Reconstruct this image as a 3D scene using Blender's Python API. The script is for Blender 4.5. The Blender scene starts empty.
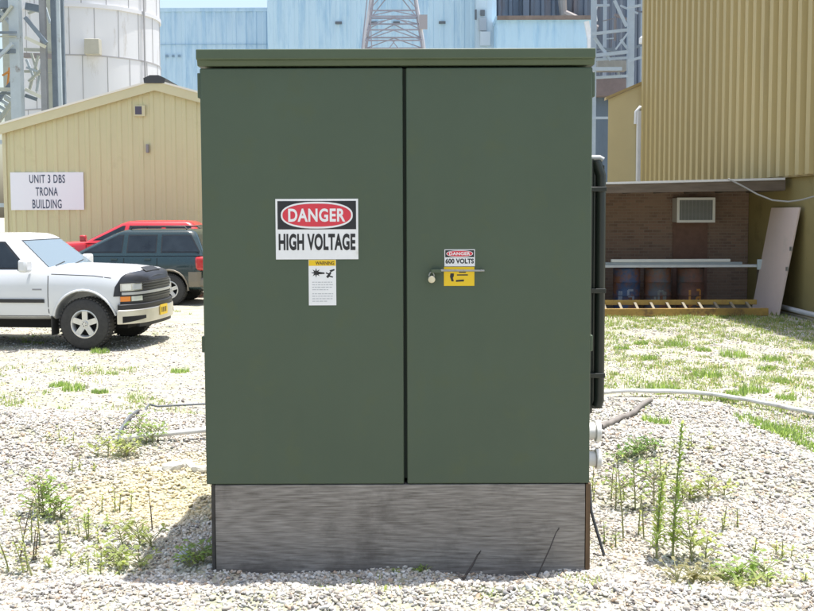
import bpy, bmesh, math, random
import numpy as np
from mathutils import Vector, Matrix
random.seed(7); RNG = np.random.default_rng(11)
S = bpy.context.scene
C = S.collection
# ------------------------------------------------------------------ camera
F, CX, HY, EYE = 1000.0, 407.0, 215.0, 2.05          # photo: focal length in pixels, centre column, horizon row, eye height
PITCH = math.atan(0.064)
cam = bpy.data.objects.new('camera', bpy.data.cameras.new('camera')); C.objects.link(cam); S.camera = cam
cam.data.sensor_width = 36; cam.data.sensor_fit = 'HORIZONTAL'; cam.data.lens = 36 * F / 814
cam.data.shift_y = -26.5 / 814
cam.data.clip_start = 0.05; cam.data.clip_end = 3000
cam.matrix_world = Matrix.Translation((0, 0, EYE)) @ Matrix.Rotation(math.pi / 2 - PITCH, 4, 'X') @ Matrix.Rotation(math.radians(-0.2), 4, 'Z')
# ------------------------------------------------------------------ light
SUN = Vector((0.15, 0.075, 1.0)).normalized()
EL = math.asin(SUN.z); AZ = math.atan2(SUN.x, SUN.y)
W = bpy.data.worlds.new('World'); S.world = W; W.use_nodes = True
wn = W.node_tree; sky = wn.nodes.new('ShaderNodeTexSky'); sky.sky_type = 'NISHITA'; sky.sun_disc = False
sky.sun_elevation = EL; sky.sun_rotation = AZ; sky.air_density = 1.3; sky.dust_density = 3.5; sky.ozone_density = 1.0
wn.links.new(sky.outputs[0], wn.nodes['Background'].inputs[0]); wn.nodes['Background'].inputs[1].default_value = 0.12
sl = bpy.data.lights.new('sun', 'SUN'); so = bpy.data.objects.new('sun', sl); C.objects.link(so)
sl.energy = 3.6; sl.angle = math.radians(0.5); sl.color = (1, 0.975, 0.94)
so.rotation_euler = SUN.to_track_quat('Z', 'Y').to_euler()
S.view_settings.view_transform = 'Standard'; S.view_settings.look = 'None'; S.view_settings.gamma = 1
S.view_settings.use_curve_mapping = False; S.view_settings.exposure = 1.08

# ------------------------------------------------------------------ helpers
def P(px, py, Y):                                    # a photo pixel at distance Y, as a point in metres
    t = slope(py); return ((px - CX) / F * Y * (1 + .064 * t), Y, EYE - t * Y)
def slope(py):
    u = (py - HY - 64) / F; return (u + .064) / (1 - .064 * u)
def XP(px, Y): return (px - CX) / F * Y
def ZP(py, Y): return EYE - slope(py) * Y

MATS = {}
def mat(name, col, rough=0.6, metal=0.0, var=0.0, vs=3.0, bump=0.0, bs=60.0, spec=0.5, coat=0.0, stain=None, stain_amt=0.0, stain_scale=2.0, stretch=None):
    if name in MATS: return MATS[name]
    m = bpy.data.materials.new(name); m.use_nodes = True; MATS[name] = m
    t = m.node_tree; n = t.nodes; b = n['Principled BSDF']; L = t.links.new
    b.inputs['Roughness'].default_value = rough; b.inputs['Metallic'].default_value = metal
    b.inputs['Specular IOR Level'].default_value = spec; b.inputs['Coat Weight'].default_value = coat
    b.inputs['Base Color'].default_value = (*col, 1)
    tc = n.new('ShaderNodeTexCoord'); src = tc.outputs['Object']
    if stretch:
        mp = n.new('ShaderNodeMapping'); mp.inputs['Scale'].default_value = stretch; L(src, mp.inputs[0]); src = mp.outputs[0]
    out = None
    if var > 0:
        nz = n.new('ShaderNodeTexNoise'); nz.inputs['Scale'].default_value = vs; nz.inputs['Detail'].default_value = 6; nz.inputs['Roughness'].default_value = 0.65
        L(src, nz.inputs['Vector'])
        r = n.new('ShaderNodeMapRange'); r.inputs[1].default_value = 0.3; r.inputs[2].default_value = 0.7
        r.inputs[3].default_value = 1 - var; r.inputs[4].default_value = 1 + var
        L(nz.outputs['Fac'], r.inputs[0])
        mx = n.new('ShaderNodeVectorMath'); mx.operation = 'SCALE'; mx.inputs[0].default_value = col; L(r.outputs[0], mx.inputs['Scale'])
        out = mx.outputs[0]
        L(out, b.inputs['Base Color'])
    if stain:
        nz2 = n.new('ShaderNodeTexNoise'); nz2.inputs['Scale'].default_value = stain_scale; nz2.inputs['Detail'].default_value = 8; nz2.inputs['Roughness'].default_value = 0.7
        L(src, nz2.inputs['Vector'])
        r2 = n.new('ShaderNodeMapRange'); r2.inputs[1].default_value = 0.62 - stain_amt * 0.3; r2.inputs[2].default_value = 0.75 - stain_amt * 0.3
        L(nz2.outputs['Fac'], r2.inputs[0])
        mm = n.new('ShaderNodeMix'); mm.data_type = 'RGBA'; L(r2.outputs[0], mm.inputs['Factor'])
        if out: L(out, mm.inputs['A'])
        else: mm.inputs['A'].default_value = (*col, 1)
        mm.inputs['B'].default_value = (*stain, 1)
        L(mm.outputs['Result'], b.inputs['Base Color'])
    if bump > 0:
        nb = n.new('ShaderNodeTexNoise'); nb.inputs['Scale'].default_value = bs; nb.inputs['Detail'].default_value = 4
        L(src, nb.inputs['Vector'])
        bp = n.new('ShaderNodeBump'); bp.inputs['Strength'].default_value = bump; bp.inputs['Distance'].default_value = 0.01
        L(nb.outputs['Fac'], bp.inputs['Height']); L(bp.outputs[0], b.inputs['Normal'])
    return m

def waviness(m, scale=1.7, dist=0.02, strength=0.12):
    n = m.node_tree.nodes; L = m.node_tree.links.new; b = n['Principled BSDF']; tc = n.new('ShaderNodeTexCoord')
    nz = n.new('ShaderNodeTexNoise'); nz.inputs['Scale'].default_value = scale; nz.inputs['Detail'].default_value = 2; L(tc.outputs['Object'], nz.inputs['Vector'])
    bp = n.new('ShaderNodeBump'); bp.inputs['Strength'].default_value = strength; bp.inputs['Distance'].default_value = dist; L(nz.outputs['Fac'], bp.inputs['Height'])
    if b.inputs['Normal'].links: L(b.inputs['Normal'].links[0].from_socket, bp.inputs['Normal'])
    L(bp.outputs[0], b.inputs['Normal'])
    # rain streaks and dust in the roughness
    mp = n.new('ShaderNodeMapping'); mp.inputs['Scale'].default_value = (9, 9, .6); L(tc.outputs['Object'], mp.inputs[0])
    n2 = n.new('ShaderNodeTexNoise'); n2.inputs['Scale'].default_value = 1; n2.inputs['Detail'].default_value = 6; L(mp.outputs[0], n2.inputs['Vector'])
    r = n.new('ShaderNodeMapRange'); r.inputs[3].default_value = .3; r.inputs[4].default_value = .62; L(n2.outputs['Fac'], r.inputs[0]); L(r.outputs[0], b.inputs['Roughness'])

def tag(o, label=None, cat=None, group=None, kind=None):
    if label: o['label'] = label
    if cat: o['category'] = cat
    if group: o['group'] = group
    if kind: o['kind'] = kind
    return o
def thing(name, label, cat, loc=(0, 0, 0), rz=0.0, group=None):
    o = bpy.data.objects.new(name, None); C.objects.link(o); o.empty_display_size = 0.1
    o.location = loc; o.rotation_euler = (0, 0, rz)
    return tag(o, label, cat, group)
def root_of(o):
    while o.parent: o = o.parent
    return o
def copy_tree(o, parent=None):
    c = o.copy(); C.objects.link(c); c.parent = parent
    for ch in [x for x in bpy.data.objects if x.parent == o]: copy_tree(ch, c)
    return c

class MB:
    def __init__(s): s.v = []; s.f = []
    def add(s, vs, fs):
        k = len(s.v); s.v += [tuple(p) for p in vs]; s.f += [tuple(i + k for i in f) for f in fs]; return s
    def box(s, a, b):
        (x0, y0, z0), (x1, y1, z1) = a, b
        if x0 > x1: x0, x1 = x1, x0
        if y0 > y1: y0, y1 = y1, y0
        if z0 > z1: z0, z1 = z1, z0
        return s.add([(x0,y0,z0),(x1,y0,z0),(x1,y1,z0),(x0,y1,z0),(x0,y0,z1),(x1,y0,z1),(x1,y1,z1),(x0,y1,z1)],
                     [(0,3,2,1),(4,5,6,7),(0,1,5,4),(1,2,6,5),(2,3,7,6),(3,0,4,7)])
    def bar(s, p, q, w, h=None, up=(0, 0, 1)):       # rectangular bar from p to q
        h = h or w; p = Vector(p); q = Vector(q); d = (q - p).normalized(); u = Vector(up)
        if abs(d.dot(u)) > 0.98: u = Vector((0, 1, 0))
        sd = d.cross(u).normalized(); u = sd.cross(d).normalized()
        vs = []
        for e in (p, q):
            for a, b in ((-1,-1),(1,-1),(1,1),(-1,1)): vs.append(e + sd * (a * w / 2) + u * (b * h / 2))
        return s.add(vs, [(0,1,2,3),(7,6,5,4),(0,4,5,1),(1,5,6,2),(2,6,7,3),(3,7,4,0)])
    def cyl(s, p, q, r, r2=None, n=12, cap=True):
        p = Vector(p); q = Vector(q); r2 = r if r2 is None else r2; d = (q - p).normalized()
        u = d.orthogonal().normalized(); w = d.cross(u); vs = []
        for e, rr in ((p, r), (q, r2)):
            for i in range(n):
                a = 2 * math.pi * i / n; vs.append(e + (u * math.cos(a) + w * math.sin(a)) * rr)
        fs = [(i, (i + 1) % n, n + (i + 1) % n, n + i) for i in range(n)]
        if cap: fs += [tuple(range(n))[::-1], tuple(range(n, 2 * n))]
        return s.add(vs, fs)
    def tube(s, pts, r, n=8, r_end=None):
        pts = [Vector(p) for p in pts]; vs = []; m = len(pts); u = None
        for i, p in enumerate(pts):
            d = (pts[min(i + 1, m - 1)] - pts[max(i - 1, 0)]).normalized()
            u = d.orthogonal().normalized() if u is None else (u - d * u.dot(d)).normalized()
            w = d.cross(u); rr = r if r_end is None else r + (r_end - r) * i / (m - 1)
            for k in range(n):
                a = 2 * math.pi * k / n; vs.append(p + (u * math.cos(a) + w * math.sin(a)) * rr)
        fs = [(i*n + k, i*n + (k+1) % n, (i+1)*n + (k+1) % n, (i+1)*n + k) for i in range(m-1) for k in range(n)]
        fs += [tuple(range(n))[::-1], tuple(range((m-1)*n, m*n))]
        return s.add(vs, fs)
    def lathe(s, prof, c, axis='z', n=28, close=False):   # prof: (radius, height along the axis)
        vs = []; m = len(prof)
        for r, h in prof:
            for k in range(n):
                a = 2 * math.pi * k / n
                if axis == 'z': vs.append((c[0] + r*math.cos(a), c[1] + r*math.sin(a), c[2] + h))
                elif axis == 'y': vs.append((c[0] + r*math.cos(a), c[1] + h, c[2] + r*math.sin(a)))
        fs = [(i*n + k, i*n + (k+1) % n, (i+1)*n + (k+1) % n, (i+1)*n + k) for i in range(m-1) for k in range(n)]
        if close: fs += [((m-1)*n + k, (m-1)*n + (k+1) % n, (k+1) % n, k) for k in range(n)]
        return s.add(vs, fs)
    def slab(s, poly, off):                          # a 3D polygon given thickness along the vector off
        n = len(poly); off = Vector(off); p2 = [Vector(p) + off for p in poly]
        return s.add(list(poly) + p2, [tuple(range(n))[::-1], tuple(range(n, 2*n))] + [(i, (i+1) % n, n + (i+1) % n, n + i) for i in range(n)])
    def build(s, name, m, parent=None, smooth=None, bevel=0, world=False, seg=2):
        me = bpy.data.meshes.new(name)
        vs = s.v
        if world and parent:
            r = root_of(parent); M = (Matrix.Translation(r.location) @ r.rotation_euler.to_matrix().to_4x4()).inverted()
            vs = [tuple(M @ Vector(p)) for p in vs]
        me.from_pydata([tuple(p) for p in vs], [], s.f); me.update()
        bm = bmesh.new(); bm.from_mesh(me); bmesh.ops.recalc_face_normals(bm, faces=bm.faces); bm.to_mesh(me); bm.free()
        if smooth is not None:
            me.shade_smooth(); me.set_sharp_from_angle(angle=math.radians(smooth))
        me.materials.append(m)
        o = bpy.data.objects.new(name, me); C.objects.link(o); o.parent = parent
        if bevel:
            b = o.modifiers.new('bevel', 'BEVEL'); b.width = bevel; b.segments = seg; b.limit_method = 'ANGLE'; b.angle_limit = math.radians(35)
            me.shade_smooth(); me.set_sharp_from_angle(angle=math.radians(50))
        return o

def evaluated_mesh(o):
    dg = bpy.context.evaluated_depsgraph_get(); dg.update()
    return bpy.data.meshes.new_from_object(o.evaluated_get(dg))
def lettering(text, box, y, m, parent, bold=0.0, thick=0.0006, world=True, name='lettering', spacing=1.0):
    """Raised letters facing -y, filling box = (x0, x1, z0, z1)."""
    cu = bpy.data.curves.new('letters', 'FONT'); cu.body = text; cu.size = 1; cu.align_x = 'CENTER'; cu.offset = bold; cu.extrude = 0.01
    cu.space_character = spacing; cu.resolution_u = 4
    o = bpy.data.objects.new('letters', cu); C.objects.link(o)
    me = evaluated_mesh(o); bpy.data.objects.remove(o); bpy.data.curves.remove(cu)
    co = [v.co.copy() for v in me.vertices]
    x0 = min(c.x for c in co); x1 = max(c.x for c in co); y0 = min(c.y for c in co); y1 = max(c.y for c in co)
    mb = MB()
    mb.v = [(box[0] + (c.x - x0) / (x1 - x0) * (box[1] - box[0]), y - (thick if c.z > 0 else 0), box[2] + (c.y - y0) / (y1 - y0) * (box[3] - box[2])) for c in co]
    mb.f = [tuple(p.vertices) for p in me.polygons]
    bpy.data.meshes.remove(me)
    return mb.build(name, m, parent, world=world)

# ------------------------------------------------------------------ terrain
def sm(t):
    t = np.clip(t, 0, 1); return t * t * (3 - 2 * t)
def H(x, y):
    x = np.asarray(x, float); y = np.asarray(y, float)
    right = 1 - sm((x - 2.35 - 0.12 * np.sin(y * 1.7)) / 1.5)
    left = 1 - sm((-x - 4.2) / 2.5)
    back = 1 - sm((y - 7.4 - 0.25 * np.sin(x * 1.1)) / 2.6)
    near = 0.035 * np.exp(-((y - 3.93 - 0.04*np.sin(x*4)) / 0.14) ** 2) - 0.02 * np.exp(-((y - 4.3) / 0.18) ** 2)
    rough = 0.012 * np.sin(x * 3.1 + 0.6 * y) * np.sin(y * 2.7 + 1.3) + 0.008 * np.sin(x * 7.3 + 2) * np.sin(y * 6.1 + x) + 0.004*np.sin(x*17+y*5)*np.sin(y*15)
    fade = np.clip(1.5 - np.abs(y) / 60, 0, 1)
    berm = 0.06 * np.exp(-((y - 8.3 - 0.1*np.sin(x*2)) / 0.5) ** 2) * left * right
    heap = 0.12*np.exp(-((x-1.75)/.7)**2-((y-6.3)/.7)**2) + 0.09*np.exp(-((x+2.5)/.9)**2-((y-7.0)/.7)**2) + 0.05*np.exp(-((x+1.9)/.4)**2-((y-5.0)/.35)**2) - 0.05*np.exp(-((x+1.3)/.45)**2-((y-5.4)/.5)**2) - 0.06*np.exp(-((x-1.15)/.25)**2-((y-5.3)/.6)**2)
    return 0.5 * right * left * back + heap + near * (np.abs(x + 0.05) < 3) + rough * fade * (1 + 0.6*back) + berm
def hit(px, py):                                     # where the sight line of a photo pixel meets the ground
    Y = 2.5
    while Y < 60:
        x, _, z = P(px, py, Y)
        if z <= float(H(x, Y)): break
        Y += 0.01
    return x, Y, float(H(x, Y))

def ground_material():
    m = bpy.data.materials.new('gravelly yard'); m.use_nodes = True; t = m.node_tree; n = t.nodes; L = t.links.new; b = n['Principled BSDF']
    b.inputs['Roughness'].default_value = 0.95; b.inputs['Specular IOR Level'].default_value = 0.15
    tc = n.new('ShaderNodeTexCoord')
    v = n.new('ShaderNodeTexVoronoi'); v.inputs['Scale'].default_value = 55; L(tc.outputs['Object'], v.inputs['Vector'])
    rp = n.new('ShaderNodeValToRGB'); L(v.outputs['Color'], rp.inputs[0])
    e = rp.color_ramp.elements
    e[0].position = 0.0; e[0].color = (0.14, 0.12, 0.095, 1); e[1].position = 1; e[1].color = (0.5, 0.475, 0.42, 1)
    for p, c in ((0.25, (0.34, 0.305, 0.25, 1)), (0.5, (0.46, 0.43, 0.37, 1)), (0.75, (0.39, 0.36, 0.3, 1))):
        k = e.new(p); k.color = c
    nz = n.new('ShaderNodeTexNoise'); nz.inputs['Scale'].default_value = 0.9; nz.inputs['Detail'].default_value = 7; nz.inputs['Roughness'].default_value = 0.7
    L(tc.outputs['Object'], nz.inputs['Vector'])
    r = n.new('ShaderNodeMapRange'); r.inputs[1].default_value = 0.5; r.inputs[2].default_value = 0.68; r.inputs[4].default_value = 0.75; L(nz.outputs['Fac'], r.inputs[0])
    mx = n.new('ShaderNodeMix'); mx.data_type = 'RGBA'; L(r.outputs[0], mx.inputs['Factor']); L(rp.outputs[0], mx.inputs['A']); mx.inputs['B'].default_value = (0.42, 0.37, 0.31, 1)
    nz3 = n.new('ShaderNodeTexNoise'); nz3.inputs['Scale'].default_value = 2.2; nz3.inputs['Detail'].default_value = 8; nz3.inputs['Roughness'].default_value = 0.75
    L(tc.outputs['Object'], nz3.inputs['Vector'])
    r3 = n.new('ShaderNodeMapRange'); r3.inputs[1].default_value = 0.45; r3.inputs[2].default_value = 0.62; r3.inputs[4].default_value = 0.6; L(nz3.outputs['Fac'], r3.inputs[0])
    mx3 = n.new('ShaderNodeMix'); mx3.data_type = 'RGBA'; L(r3.outputs[0], mx3.inputs['Factor']); L(mx.outputs['Result'], mx3.inputs['A']); mx3.inputs['B'].default_value = (0.27, 0.31, 0.16, 1)
    L(mx3.outputs['Result'], b.inputs['Base Color'])
    bp = n.new('ShaderNodeBump'); bp.inputs['Strength'].default_value = 0.6; bp.inputs['Distance'].default_value = 0.02; bp.invert = True
    L(v.outputs['Distance'], bp.inputs['Height']); L(bp.outputs[0], b.inputs['Normal'])
    return m
def axis(lo, hi, step, far_lo, far_hi):
    a = list(np.arange(lo, hi, step)); s = step; x = hi
    while x < far_hi: a.append(x); s *= 1.25; x += s
    a.append(far_hi); s = step; x = lo - s; b = []
    while x > far_lo: b.append(x); s *= 1.25; x -= s
    b.append(far_lo); return np.array(b[::-1] + a)
gx = axis(-9, 9, 0.09, -900, 900); gy = axis(-1, 14, 0.09, -300, 1500)
X, Yg = np.meshgrid(gx, gy); Z = H(X, Yg)
nx, ny = len(gx), len(gy)
i, j = np.meshgrid(np.arange(nx - 1), np.arange(ny - 1)); k = (j * nx + i).ravel()
me = bpy.data.meshes.new('ground'); me.from_pydata(np.stack([X.ravel(), Yg.ravel(), Z.ravel()], 1).tolist(), [], np.stack([k, k+1, k+nx+1, k+nx], 1).tolist())
me.shade_smooth(); me.materials.append(ground_material())
g = bpy.data.objects.new('ground', me); C.objects.link(g); g['kind'] = 'structure'

def mesh_np(name, V, Fc, mats, matidx=None, smooth=False):
    """A mesh from numpy arrays; Fc holds faces of one size."""
    me = bpy.data.meshes.new(name); nf, k = Fc.shape
    me.vertices.add(len(V)); me.vertices.foreach_set('co', V.astype(np.float32).ravel())
    me.loops.add(nf * k); me.loops.foreach_set('vertex_index', Fc.astype(np.int32).ravel())
    me.polygons.add(nf); me.polygons.foreach_set('loop_start', np.arange(0, nf * k, k, dtype=np.int32)); me.polygons.foreach_set('loop_total', np.full(nf, k, dtype=np.int32))
    for m in mats: me.materials.append(m)
    if matidx is not None: me.polygons.foreach_set('material_index', matidx.astype(np.int32))
    if smooth: me.polygons.foreach_set('use_smooth', np.ones(nf, dtype=bool))
    me.update(calc_edges=True); me.validate()
    o = bpy.data.objects.new(name, me); C.objects.link(o); return o

def stone_material():
    m = bpy.data.materials.new('pebble stone'); m.use_nodes = True; t = m.node_tree; n = t.nodes; L = t.links.new; b = n['Principled BSDF']
    b.inputs['Roughness'].default_value = 0.8; b.inputs['Specular IOR Level'].default_value = 0.3
    g = n.new('ShaderNodeNewGeometry'); rp = n.new('ShaderNodeValToRGB'); L(g.outputs['Random Per Island'], rp.inputs[0]); rp.color_ramp.interpolation = 'CONSTANT'
    e = rp.color_ramp.elements; cols = [(0.0,(0.52,0.505,0.46)),(0.17,(0.44,0.41,0.345)),(0.32,(0.61,0.6,0.565)),(0.45,(0.34,0.31,0.27)),(0.56,(0.5,0.465,0.4)),(0.66,(0.27,0.26,0.25)),(0.73,(0.43,0.33,0.24)),(0.77,(0.5,0.48,0.435)),(0.88,(0.17,0.15,0.135)),(0.93,(0.47,0.41,0.34))]
    e[0].position = 0; e[0].color = (*cols[0][1], 1); e[1].position = cols[1][0]; e[1].color = (*cols[1][1], 1)
    for p, c in cols[2:]: k = e.new(p); k.color = (*c, 1)
    tc = n.new('ShaderNodeTexCoord')
    # patch of yellowish crushed limestone left of the cabinet
    sub = n.new('ShaderNodeVectorMath'); sub.operation = 'SUBTRACT'; sub.inputs[1].default_value = (-1.25, 5.65, 0.5); L(tc.outputs['Object'], sub.inputs[0])
    sc = n.new('ShaderNodeVectorMath'); sc.operation = 'MULTIPLY'; sc.inputs[1].default_value = (1.5, 1.35, 0); L(sub.outputs[0], sc.inputs[0])
    ln = n.new('ShaderNodeVectorMath'); ln.operation = 'LENGTH'; L(sc.outputs[0], ln.inputs[0])
    nz = n.new('ShaderNodeTexNoise'); nz.inputs['Scale'].default_value = 5; L(tc.outputs['Object'], nz.inputs['Vector'])
    ad = n.new('ShaderNodeMath'); ad.operation = 'ADD'; L(ln.outputs['Value'], ad.inputs[0]); L(nz.outputs['Fac'], ad.inputs[1])
    r = n.new('ShaderNodeMapRange'); r.inputs[1].default_value = 1.15; r.inputs[2].default_value = 1.6; r.inputs[3].default_value = 0.7; r.inputs[4].default_value = 0; L(ad.outputs[0], r.inputs[0])
    mx = n.new('ShaderNodeMix'); mx.data_type = 'RGBA'; L(r.outputs[0], mx.inputs['Factor']); L(rp.outputs[0], mx.inputs['A']); mx.inputs['B'].default_value = (0.62, 0.53, 0.3, 1)
    n2 = n.new('ShaderNodeTexNoise'); n2.inputs['Scale'].default_value = 90; L(tc.outputs['Object'], n2.inputs['Vector'])
    r2 = n.new('ShaderNodeMapRange'); r2.inputs[3].default_value = 0.75; r2.inputs[4].default_value = 1.25; L(n2.outputs['Fac'], r2.inputs[0])
    s2 = n.new('ShaderNodeVectorMath'); s2.operation = 'SCALE'; L(mx.outputs['Result'], s2.inputs[0]); L(r2.outputs[0], s2.inputs['Scale'])
    L(s2.outputs[0], b.inputs['Base Color'])
    return m
def ico(sub):
    bm = bmesh.new(); bmesh.ops.create_icosphere(bm, subdivisions=sub, radius=1)
    V = np.array([v.co[:] for v in bm.verts]); Fc = np.array([[v.index for v in f.verts] for f in bm.faces]); bm.free(); return V, Fc
def scatter_stones(n, region, smin, smax, protos, keep):
    V0s, F0 = protos; x = RNG.uniform(region[0], region[1], n)
    y = RNG.uniform(region[2], region[3], n)
    ok = keep(x, y); x = x[ok]; y = y[ok]; n = len(x)
    z = H(x, y)
    s = smin + (smax - smin) * RNG.beta(1.6, 3.5, n)
    sc = s[:, None] * np.stack([RNG.uniform(0.8, 1.35, n), RNG.uniform(0.7, 1.0, n), RNG.uniform(0.45, 0.8, n)], 1)
    # random rotations
    q = RNG.normal(size=(n, 4)); q[:, 1:3] *= 0.28; q /= np.linalg.norm(q, axis=1)[:, None]; a, b, c, d = q.T
    R = np.stack([1-2*(c*c+d*d), 2*(b*c-a*d), 2*(b*d+a*c), 2*(b*c+a*d), 1-2*(b*b+d*d), 2*(c*d-a*b), 2*(b*d-a*c), 2*(c*d+a*b), 1-2*(b*b+c*c)], 1).reshape(n, 3, 3)
    pid = RNG.integers(0, len(V0s), n); base = np.stack(V0s)[pid]
    V = np.einsum('nij,nkj->nki', R, base * sc[:, None, :]) + np.stack([x, y, z + s * RNG.uniform(-0.1, 0.55, n)], 1)[:, None, :]
    k = base.shape[1]
    Fc = (F0[None] + (np.arange(n) * k)[:, None, None]).reshape(-1, 3)
    return V.reshape(-1, 3), Fc
def protos(sub, count, jit):
    V, Fc = ico(sub); out = []
    for _ in range(count):
        d = RNG.normal(size=(5, 3)); d /= np.linalg.norm(d, axis=1)[:, None]; W_ = V.copy()
        for p in d:                                  # flatten a few facets
            h = RNG.uniform(0.4, 0.8); t = W_ @ p; W_ -= np.clip(t - h, 0, None)[:, None] * p[None]
        W_ *= 1 + RNG.normal(0, jit, (len(W_), 1)); out.append(W_)
    return out, Fc
SM = stone_material()
near_p = protos(2, 14, 0.035); far_p = protos(1, 12, 0.15)
NPOS = 0
footprint = lambda x, y: ~((x > -0.86) & (x < 0.78) & (y > 4.33) & (y < 5.75))
inview = lambda x, y, m: (np.abs(x) < 0.43 * y + m) & footprint(x, y)
V, Fc = scatter_stones(66000, (-2.9, 2.9, 3.2, 5.3), 0.004, 0.019, near_p, lambda x, y: inview(x, y, 0.7))
o = mesh_np('gravel', V, Fc, [SM], smooth=True); tag(o, 'loose white and tan pebbles in the foreground around the timber base', 'gravel', kind='stuff')
V, Fc = scatter_stones(170000, (-6, 6, 5.2, 10.2), 0.006, 0.025, far_p, lambda x, y: inview(x, y, 0.9) & (RNG.random(len(x)) < np.clip(1.35 - (y - 5.2) * 0.13, 0.5, 1)))
V2, F2 = scatter_stones(32000, (-9, 9, 10, 19), 0.009, 0.027, far_p, lambda x, y: inview(x, y, 1))
o = mesh_np('pebble_field', np.concatenate([V, V2]), np.concatenate([Fc, F2 + len(V)]), [SM]); tag(o, 'scattered pale stones across the mound and the yard beyond the cabinet', 'stones', kind='stuff')

# ------------------------------------------------------------------ transformer cabinet
GREEN = mat('olive green enamel', (0.062, 0.088, 0.057), 0.45, var=0.06, vs=1.3, bump=0.04, bs=250, spec=0.4, stain=(0.066, 0.09, 0.052), stain_amt=0.3, stain_scale=6)
waviness(GREEN)
GREEN2 = mat('olive green lid enamel', (0.07, 0.097, 0.058), 0.45, var=0.05, vs=4, bump=0.04, bs=250, spec=0.4)
DARKGAP = mat('dark door gap', (0.03, 0.042, 0.03), 0.8)
CY = 4.3
cab = thing('transformer_cabinet', 'large olive green steel electrical cabinet with two doors standing on a weathered timber base', 'electrical cabinet', (-0.05, CY, 0.893))
x0, x1 = XP(202.5, CY), XP(591.5, CY); zb, zt = ZP(484, CY), ZP(67.5, CY); gap = XP(405, CY)
MB().box((x0 + 0.01, CY + 0.06, zb + 0.006), (x1 - 0.01, CY + 0.62, zt - 0.004)).build('housing', GREEN, cab, bevel=0.006, world=True)
MB().box((x0 + 0.05, CY + 0.624, zb + 0.02), (x1 - 0.05, CY + 1.38, zt - 0.06)).build('tank', GREEN, cab, bevel=0.01, world=True)
MB().box((x0 + 0.03, CY + 0.030, zb + 0.02), (x1 - 0.03, CY + 0.058, zt - 0.001)).build('door_recess', DARKGAP, cab, world=True)
for a, b in ((x0, gap - 0.007), (gap + 0.007, x1)):
    d = MB().box((a, CY, zb), (b, CY + 0.028, zt)).build('door', GREEN, cab, bevel=0.006, world=True, seg=3)
LX0, LX1 = XP(200.5, CY), XP(593, CY)
lid = MB()
zl0, zl1 = ZP(65.5, CY), ZP(49.5, CY); zlm = ZP(59.5, CY)
lid.slab([(LX0, CY-0.03, zlm), (LX0, CY-0.03, zl1), (LX0, CY+0.68, zl1+0.02), (LX0, CY+0.68, zl0), (LX0, CY+0.03, zl0), (LX0, CY-0.004, zl0), (LX0, CY-0.012, zlm-0.004)], (LX1 - LX0, 0, 0))
lid.build('lid', GREEN2, cab, bevel=0.004, world=True)
MB().box((x0+0.02, CY+0.66, zt-0.05), (x1-0.02, CY+1.42, zt-0.02)).build('tank_cover', GREEN, cab, bevel=0.005, world=True)
for sx, xx in ((-1, x0), (1, x1)):
    for pa, pb in ((72, 97), (336, 352)):
        MB().box((xx - sx*0.002, CY + 0.004, ZP(pb, CY)), (xx + sx*0.011, CY + 0.05, ZP(pa, CY))).build('hinge', GREEN, cab, bevel=0.003, world=True)
# cooling radiator on the right flank
RY = CY + 0.72
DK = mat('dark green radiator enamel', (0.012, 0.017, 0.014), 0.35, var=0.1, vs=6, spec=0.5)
rz0, rz1 = ZP(413, RY), ZP(160, RY); rx = XP(606, RY)
for q in range(7):
    yy = RY + q * 0.09; mb = MB()
    for xx in (x1 - 0.01 + 0.028, x1 + 0.065, rx - 0.062, rx - 0.022):
        pass
    xa = x1 - 0.03
    w_ = (rx - xa) / 4
    for c_ in range(4):
        xc = xa + w_ * (c_ + 0.5)
        mb.tube([(xc - (0 if c_ < 3 else 0.01), yy, rz0 + (0.0 if c_ < 3 else 0.03)), (xc, yy, rz0 + 0.06), (xc, yy, (rz0 + rz1)/2), (xc, yy, rz1 - 0.08), (xc - (0 if c_ < 3 else 0.025), yy, rz1 - (0 if c_ < 3 else 0.01))], w_ * 0.47, 10)
    mb.box((xa, yy - 0.006, rz0 + 0.02), (rx - 0.012, yy + 0.006, rz1 - 0.03))
    mb.build('radiator_fin', DK, cab, smooth=40, world=True)
for py in (190, 291, 375):
    MB().box((x1 - 0.04, RY - 0.045, ZP(py, RY) - 0.012), (rx - 0.006, RY - 0.032, ZP(py, RY) + 0.012)).build('radiator_strap', MATS['dark green radiator enamel'], cab, bevel=0.003, world=True)
MB().tube([(x1 - 0.05, RY - 0.0, rz1 + 0.005), (rx - 0.035, RY, rz1 + 0.005), (rx - 0.02, RY, rz1 - 0.005)], 0.017, 12).build('header_pipe', mat('galvanised steel', (0.3, 0.31, 0.3), 0.5, 0.5, var=0.1), cab, smooth=40, world=True)
# white conduit stubs
PVC = mat('white pvc', (0.78, 0.77, 0.74), 0.45, var=0.05, vs=8)
for py, L_, r_ in ((431.5, 603, 0.052), (459.5, 603.5, 0.048)):
    yv = CY + 0.42; z_ = ZP(py, yv); X1 = XP(L_, yv)
    mb = MB().cyl((x1 - 0.05, yv, z_), (X1 - 0.028, yv, z_), r_ * 0.75, n=18); mb.cyl((X1 - 0.03, yv, z_), (X1 - 0.006, yv, z_), r_, n=18); mb.cyl((X1 - 0.008, yv, z_), (X1, yv, z_), r_ * 0.45, n=12)
    mb.build('conduit_stub', PVC, cab, smooth=40, bevel=0.003, world=True)
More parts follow.
